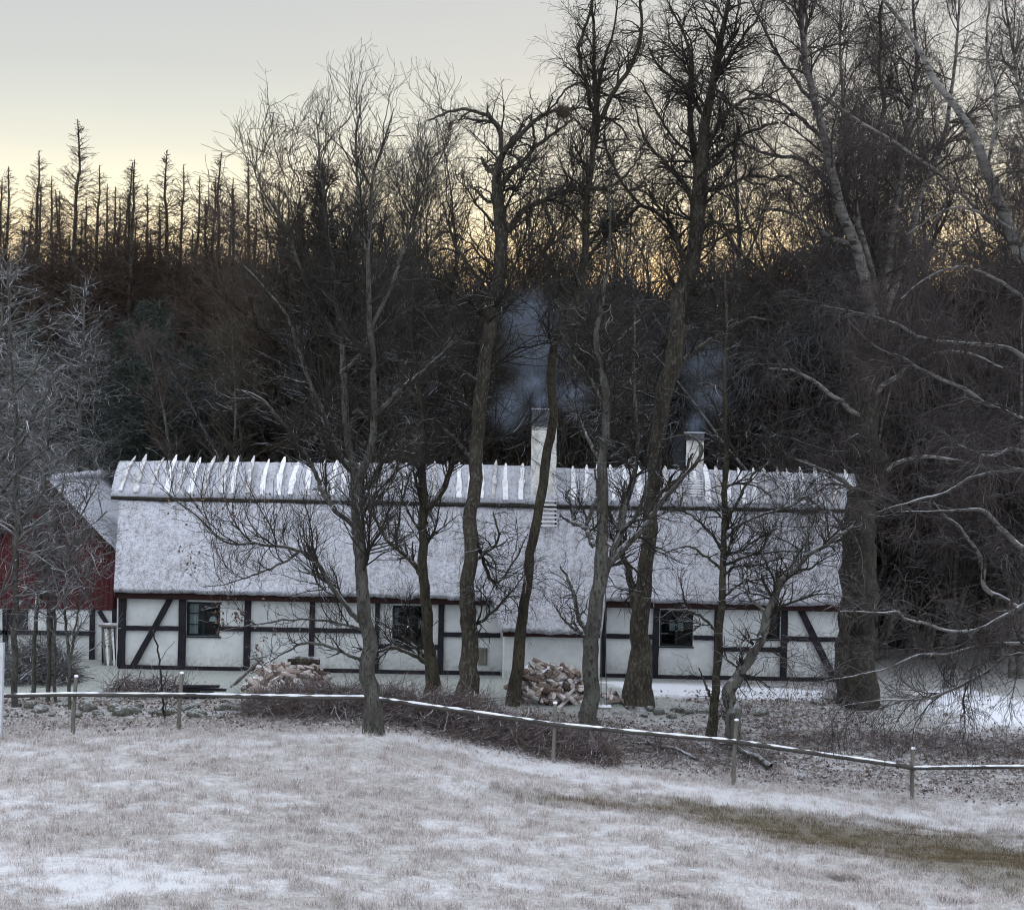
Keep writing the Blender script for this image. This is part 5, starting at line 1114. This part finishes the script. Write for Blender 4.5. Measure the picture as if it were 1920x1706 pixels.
tree('thin_sapling', 'single thin curved sapling in front of the timber brace', 38, [(312, 1352, 5), (304, 1300, 4), (298, 1230, 3.5), (290, 1195, 3), (284, 1180, 2)], [[(306, 1310, 3), (290, 1282, 2)], [(308, 1320, 3), (300, 1290, 2)]], 50, M['twig'], M['twig'], 5, 20, 20, 0, (.05, .05, .02), (.2, .1))

# ------------------------------------------------------------------ the wood behind
def template(kind, seed):
    """trunk and crown meshes of one tree of the wood, standing at the origin, 1:1 metres"""
    g = np.random.default_rng(seed)
    if kind == 'larch':
        h = 17.0; K = 30; z = np.linspace(0, h, K); T = np.stack([np.cumsum(g.normal(0, .02, K)), np.cumsum(g.normal(0, .02, K)), z], 1); R = .15 * (1 - z / h) ** .9 + .012
        n = 420; t = g.uniform(.12, .995, n) ** .8; zz = t * h; i = np.minimum((t * (K - 1)).astype(int), K - 2); p = T[i].copy(); p[:, 2] = zz
        a = g.uniform(0, 2 * np.pi, n); el = np.radians(g.normal(30, 12, n) - 30 * (1 - t)); d = np.stack([np.cos(a) * np.cos(el), np.sin(a) * np.cos(el), np.sin(el)], 1)
        L = (0.05 + 2.9 * (1 - t) ** .85) * g.uniform(.5, 1.1, n); A, AR = grow(p, d, L * 1.15, .010 + .010 * (1 - t), .0055, 8, .045, .035, g)
        B, BR = kids(A, AR, 4300, g, .1, 1, 50, 12, .10, .18, .4, 4, .08, -.02, .8, .008, .0055, .5)
        return [(T[None], R[None], 8)], [(A, AR, 4), (B, BR, 3)]
    if kind == 'broad_larch':     # frosted, wide drooping branches with upturned ends
        h = 14.0; K = 24; z = np.linspace(0, h, K); T = np.stack([np.cumsum(g.normal(0, .03, K)), np.cumsum(g.normal(0, .03, K)), z], 1); R = .17 * (1 - z / h) ** .9 + .015
        n = 150; t = g.uniform(.08, .97, n); i = np.minimum((t * (K - 1)).astype(int), K - 2); p = T[i].copy(); p[:, 2] = t * h; a = g.uniform(0, 2 * np.pi, n); el = np.radians(g.normal(-8, 10, n) + 30 * t)
        d = np.stack([np.cos(a) * np.cos(el), np.sin(a) * np.cos(el), np.sin(el)], 1); L = (.6 + 3.6 * (1 - t) ** .7) * g.uniform(.7, 1.1, n); A, AR = grow(p, d, L, .016 + .014 * (1 - t), .005, 10, .05, .03, g)
        B, BR = kids(A, AR, 1700, g, .1, 1, 50, 12, .2, .25, .4, 6, .08, -.05, .6, .010, .005, .5); C, CR_ = kids(B, BR, 3500, g, .1, 1, 50, 15, .12, .3, .4, 4, .1, -.08, .7, .006, .0045, .5)
        return [(T[None], R[None], 8)], [(A, AR, 5), (B, BR, 4), (C, CR_, 3)]
    if kind in ('spruce', 'cypress'):
        h = 14.0; K = 20; z = np.linspace(0, h, K); T = np.stack([0 * z, 0 * z, z], 1); R = .2 * (1 - z / h) + .02; n = 520; t = g.uniform(.03, .99, n); p = np.stack([0 * t, 0 * t, t * h], 1)
        a = g.uniform(0, 2 * np.pi, n)
        if kind == 'spruce': el = np.radians(g.normal(-12, 8, n) + 25 * t); L = (.25 + 2.7 * (1 - t) ** .8) * g.uniform(.75, 1.1, n)
        else: el = np.radians(g.normal(50, 10, n)); L = (.35 + 1.7 * np.minimum(1, 2.6 * (1 - t)) ** .8 * 1) * g.uniform(.7, 1.1, n)
        d = np.stack([np.cos(a) * np.cos(el), np.sin(a) * np.cos(el), np.sin(el)], 1); A, AR = grow(p, d, L, np.full(n, .02), .006, 7, .04, .02, g)
        B, BR = kids(A, AR, 7000, g, .05, 1, 50, 12, .15, .18, .4, 4, .06, -.03, 1, .02, .006, .4); BR = np.maximum(BR, .011)
        C, CR_ = kids(B, BR, 9000, g, .05, 1, 50, 14, .08, .2, .4, 3, .06, -.03, 1, .012, .006, .4); CR_ = np.maximum(CR_, .009)
        return [(T[None], R[None], 8)], [(A, AR, 4), (B, BR, 3), (C, CR_, 3)]
    if kind in ('bare', 'slender', 'bush', 'weeper'):
        h = {'bare': 13., 'slender': 14., 'bush': 6., 'weeper': 14.}[kind]; K = 26; stems = []
        ns = {'bare': 1, 'slender': 1, 'bush': 9, 'weeper': 2}[kind]
        st_ = np.zeros((ns, 3)); st_[:, :2] = g.normal(0, .25 if kind == 'bush' else .12, (ns, 2)); d = np.stack([g.normal(0, .25 if kind == 'bush' else .09, ns), g.normal(0, .25 if kind == 'bush' else .09, ns), np.ones(ns)], 1)
        S, SR_ = grow(st_, d, np.full(ns, h) * g.uniform(.8, 1, ns), np.full(ns, .04 if kind == 'bush' else .14), .008, K, .045, .05, g)
        na, nb, nc = {'bare': (60, 600, 2700), 'slender': (60, 420, 1700), 'bush': (110, 800, 2300), 'weeper': (70, 800, 2600)}[kind]
        A, AR = kids(S, SR_, na, g, .22 if kind != 'bush' else .05, 1, 42, 10, .5, {'bare': .34, 'slender': .16, 'bush': .3, 'weeper': .26}[kind], .3, 12, .09, .07, .55, .05, .007, .7)
        B, BR = kids(np.concatenate([A]), AR, nb, g, .1, 1, 42, 12, .25, .42, .35, 8, .1, .05 if kind != 'weeper' else -.03, .6, .016, .006, .6)
        C, CR_ = kids(B, BR, nc, g, .1, 1, 42, 14, .15, .42, .4, 5, .1, .04 if kind != 'weeper' else -.05, .7, .008, .005, .5); sets = [(A, AR, 5), (B, BR, 4), (C, CR_, 3)]
        if kind == 'weeper':
            E, ER = kids(C, CR_, 6500, g, .1, 1, 55, 20, .6, .1, .5, 6, .06, -.3, .7, .005, .004, .3); sets.append((E, ER, 3))
        return [(S, SR_, 8)], sets
TPL = {}; RAW = {}
def get_tpl(kind, seed, bark_m, twig_m):
    key = (kind, seed, bark_m, twig_m)
    if key not in TPL:
        if (kind, seed) not in RAW:
            a, b = template(kind, seed); RAW[(kind, seed)] = (tube_mesh(kind + '_trunk', a, .15), tube_mesh(kind + '_crown', b))
        ta, tb = (m.copy() for m in RAW[(kind, seed)]); ta.materials.append(M[bark_m]); tb.materials.append(M[twig_m]); TPL[key] = (ta, tb)
    return TPL[key]
HT = {'larch': 17., 'broad_larch': 14., 'spruce': 14., 'cypress': 14., 'bare': 13., 'slender': 14., 'bush': 6., 'weeper': 14.}
CROWN_NAME = {'larch': 'bare_larch', 'broad_larch': 'frosted_larch', 'spruce': 'spruce', 'cypress': 'columnar_conifer', 'bare': 'bare_tree', 'slender': 'slender_tree', 'bush': 'bare_thicket', 'weeper': 'weeping_birch'}
def plant(kind, seed, x, ytop, D, label, group, bark_m='trunk_dark', twig_m='twig_bare', rz=None, wide=1.0):
    ta, tb = get_tpl(kind, seed, bark_m, twig_m); p = P(x, ytop, D); g = gz(p[0], D) - .1; s = (p[2] - g) / HT[kind]
    if group: label = place_label(label, x)
    o = empty(CROWN_NAME[kind], (p[0], D, g), rnd.uniform(0, 6.28) if rz is None else rz); sw_ = s * wide if kind != 'larch' else (s * .5 + .5) * wide; o.scale = (sw_, sw_, s)
    for nm, me in (('trunk', ta), ('crown', tb)):
        c = bpy.data.objects.new(nm, me); COL.objects.link(c); c.parent = o
    tag(o, label, 'tree', group)
    return o
# larch spires against the sky on the left
LARCH = [(15, 312, 72), (38, 420, 68), (70, 282, 70), (100, 330, 74), (140, 222, 64), (183, 310, 69), (204, 345, 75), (241, 305, 70), (252, 300, 67), (277, 345, 74), (322, 283, 68), (341, 308, 71), (372, 330, 75), (415, 288, 69), (435, 335, 66), (468, 300, 74), (60, 380, 78), (162, 370, 78), (300, 380, 79), (395, 370, 79), (-20, 330, 70), (-60, 300, 73), (122, 360, 72), (222, 370, 72), (-100, 320, 68)]
rl = random.Random(5); LARCH += [(x + rl.uniform(-8, 8), rl.uniform(330, 450), rl.uniform(66, 82)) for x in range(-120, 560, 24)]
for i, (x, y, D) in enumerate(LARCH):
    lab = 'tallest bare larch spire' if i == 4 else 'bare larch spire'
    plant('larch', 1 + i % 3, x, y, D, lab, 'larch spires of the left wood', 'trunk_dark', 'larch_far', wide=1.45)
plant('cypress', 1, 605, 312, 53.2, 'dense dark columnar conifer rising above the wood behind the leafy tree', None, 'trunk_dark', 'needle_red', wide=1.15)
plant('cypress', 1, 560, 400, 64, 'shorter dark conifer just left of the columnar conifer', None, 'trunk_dark', 'needle_red', wide=.7)
for x, y, D, w in ((235, 600, 54.4, 1.1), (300, 560, 54.2, 1.1), (365, 640, 54.3, 1.15), (430, 700, 54.2, 1.2), (270, 560, 57, 1.0), (380, 640, 56.5, 1.1), (455, 690, 56, 1.2), (180, 650, 58, 1.1), (330, 700, 55.5, 1.3), (560, 640, 57, 1.1), (520, 480, 60, 1), (950, 700, 58, 1.2), (1120, 690, 57, 1.2), (1250, 700, 57, 1.2), (760, 660, 57, 1.1), (660, 600, 59, 1), (60, 600, 59, 1.1), (1010, 610, 60, 1.0), (860, 640, 59, 1), (1380, 640, 59, 1.1)):
    plant('spruce', 1 + rnd.randrange(2), x, y, D, 'dark low spruce behind the roof', 'dark spruces behind the roof', 'trunk_dark', 'needle', wide=w)
for x, y, D in ((150, 520, 54.6), (20, 480, 55), (-60, 500, 54), (70, 650, 53.4), (180, 640, 54.2)):
    plant('broad_larch', 1 + rnd.randrange(2), x, y, D, 'frost-grey level-branched larch', 'frosted larches behind the barn', 'trunk_grey', 'twig_frost', wide=1.1)
r2 = random.Random(77)
def row(xa, xb, n, ya, yb, D0, D1, kinds, label, group, tw, bk='trunk_dark', wide=(.9, 1.3)):
    for i in range(n):
        x = xa + (xb - xa) * (i + r2.uniform(.1, .9)) / n; k = r2.choice(kinds)
        plant(k, 1 + r2.randrange(3 if k in ('bare', 'bush') else 2), x, r2.uniform(ya, yb), r2.uniform(D0, D1), label, group, bk, r2.choice(['twig_bare', 'twig_olive', 'twig_grey']) if tw == 'twig_bare' else tw, wide=r2.uniform(*wide))
row(470, 2080, 20, 560, 660, 55.5, 59, ['bush', 'bush', 'bare'], 'low bare thicket behind the farmhouse', 'thickets close behind the farmhouse', 'twig_bare')
row(-150, 2080, 30, 470, 580, 60, 66, ['bare', 'slender'], 'bare tree in the middle of the wood', 'bare trees of the middle wood', 'twig_bare')
row(430, 2080, 24, 430, 500, 66, 74, ['bare', 'slender', 'larch'], 'bare tree on the glowing skyline', 'bare trees along the skyline', 'larch_far')
row(-150, 2080, 26, 440, 590, 74, 84, ['bare', 'larch'], 'bare tree in the far rank of wood', 'bare trees of the far rank', 'larch_far')
row(520, 900, 4, 170, 280, 54, 58, ['slender', 'bare'], 'tall fine upswept bare tree', 'tall fine bare trees behind the left roof half', 'larch_far')
row(660, 1000, 5, 200, 330, 53.5, 57, ['bare', 'slender'], 'tall upswept bare tree', 'tall bare trees behind the ridge', 'twig_bare')
row(440, 620, 3, 250, 330, 54, 58, ['bare', 'slender'], 'tall upswept bare tree behind the left ridge', 'tall bare trees behind the left ridge', 'twig_bare')
row(330, 1500, 24, 480, 640, 53.5, 56, ['slender'], 'pale slender stem behind the roof', 'pale slender stems behind the roof', 'twig_bare', 'birch')
row(1450, 2080, 7, -60, 150, 52, 62, ['weeper'], 'tall weeping birch', 'weeping birches of the right stand', 'twig_brown', 'birch')
row(1620, 2120, 7, 480, 640, 46, 52, ['weeper', 'bush'], 'dense brown birch thicket', 'birch thickets right of the farmhouse', 'twig_brown', 'birch')
row(1350, 1480, 2, 120, 260, 55, 59, ['weeper'], 'fine-twigged birch behind the roof', 'birches behind the right roof half', 'twig_bare', 'birch')

# far wood: a ragged mass of stems and branches closing the view
g = np.random.default_rng(99); n = 52000; X = g.uniform(-48, 48, n); Y = g.uniform(84, 100, n)
top = HC + (853 - (560 + 150 * (fbm(X * .35, X * 0, 4, 9) - .5))) / F * Y * 1.0; Z = gz(0, 90) + (top - .4) * g.uniform(0, 1, n) ** .85
d = np.stack([g.normal(0, .55, n), g.normal(0, .4, n), np.abs(g.normal(.8, .4, n))], 1); PP, RR = grow(np.stack([X, Y, Z], 1), d, g.uniform(.8, 3.0, n), g.uniform(.03, .10, n), .012, 5, .08, .05, g)
tag(link('far_wood', tube_mesh('far_wood', [(PP, RR, 3)]), M['far_wood']), 'dense far wood closing the view behind all the trees', 'wood', kind='stuff')

# ------------------------------------------------------------------ chimney smoke
def smoke(name, blobs, label, dens):
    import bmesh
    root = None
    m, t, b = new_mat(name); t.nodes.clear(); o = t.nodes.new('ShaderNodeOutputMaterial'); pv = t.nodes.new('ShaderNodeVolumePrincipled'); t.links.new(pv.outputs[0], o.inputs['Volume'])
    pv.inputs['Color'].default_value = (0.50, 0.61, 0.78, 1)
    cdd = t.nodes.new('ShaderNodeTexCoord'); ln = t.nodes.new('ShaderNodeVectorMath'); ln.operation = 'LENGTH'; t.links.new(cdd.outputs['Object'], ln.inputs[0])
    fall = mrange(t, ln.outputs['Value'], 1.0, 0.25); n_ = noise_node(t, 1.8, 5, .65); dn = mul(t, mul(t, fall, fall), mul(t, mrange(t, n_.outputs[0], .36, .62), dens * 2.2)); t.links.new(dn, pv.inputs['Density'])
    root = empty(name, tuple(P(*blobs[0][:3]))); tag(root, label, 'smoke', kind='stuff'); c = np.array(tuple(root.location))
    for x, y, D, rx, ry, rot in blobs:
        bm = bmesh.new(); bmesh.ops.create_icosphere(bm, subdivisions=3, radius=1); me = bpy.data.meshes.new('smoke_puff'); bm.to_mesh(me); bm.free(); me.materials.append(m)
        q = bpy.data.objects.new('smoke_puff', me); COL.objects.link(q); q.parent = root; q.location = tuple(P(x, y, D) - c); q.scale = (rx, .8, ry); q.rotation_euler = (0, rot, 0)
smoke('chimney_smoke', [(1018, 752, 48.9, .45, .45, 0), (1000, 722, 49.2, .8, .7, .3), (955, 765, 49.5, .85, 1.1, -.2), (1072, 738, 49.5, .9, .85, .4), (1005, 660, 50.0, 1.35, 1.3, .1), (985, 590, 50.6, 1.5, 1.2, 0)], 'blue wood smoke drifting round the large chimney', .30)
smoke('chimney_smoke', [(1304, 795, 49.6, .45, .5, 0), (1330, 745, 50.1, .9, .8, .5), (1320, 680, 50.6, 1.0, 1.1, 0)], 'thin pale smoke rising from the small right chimney', .28)
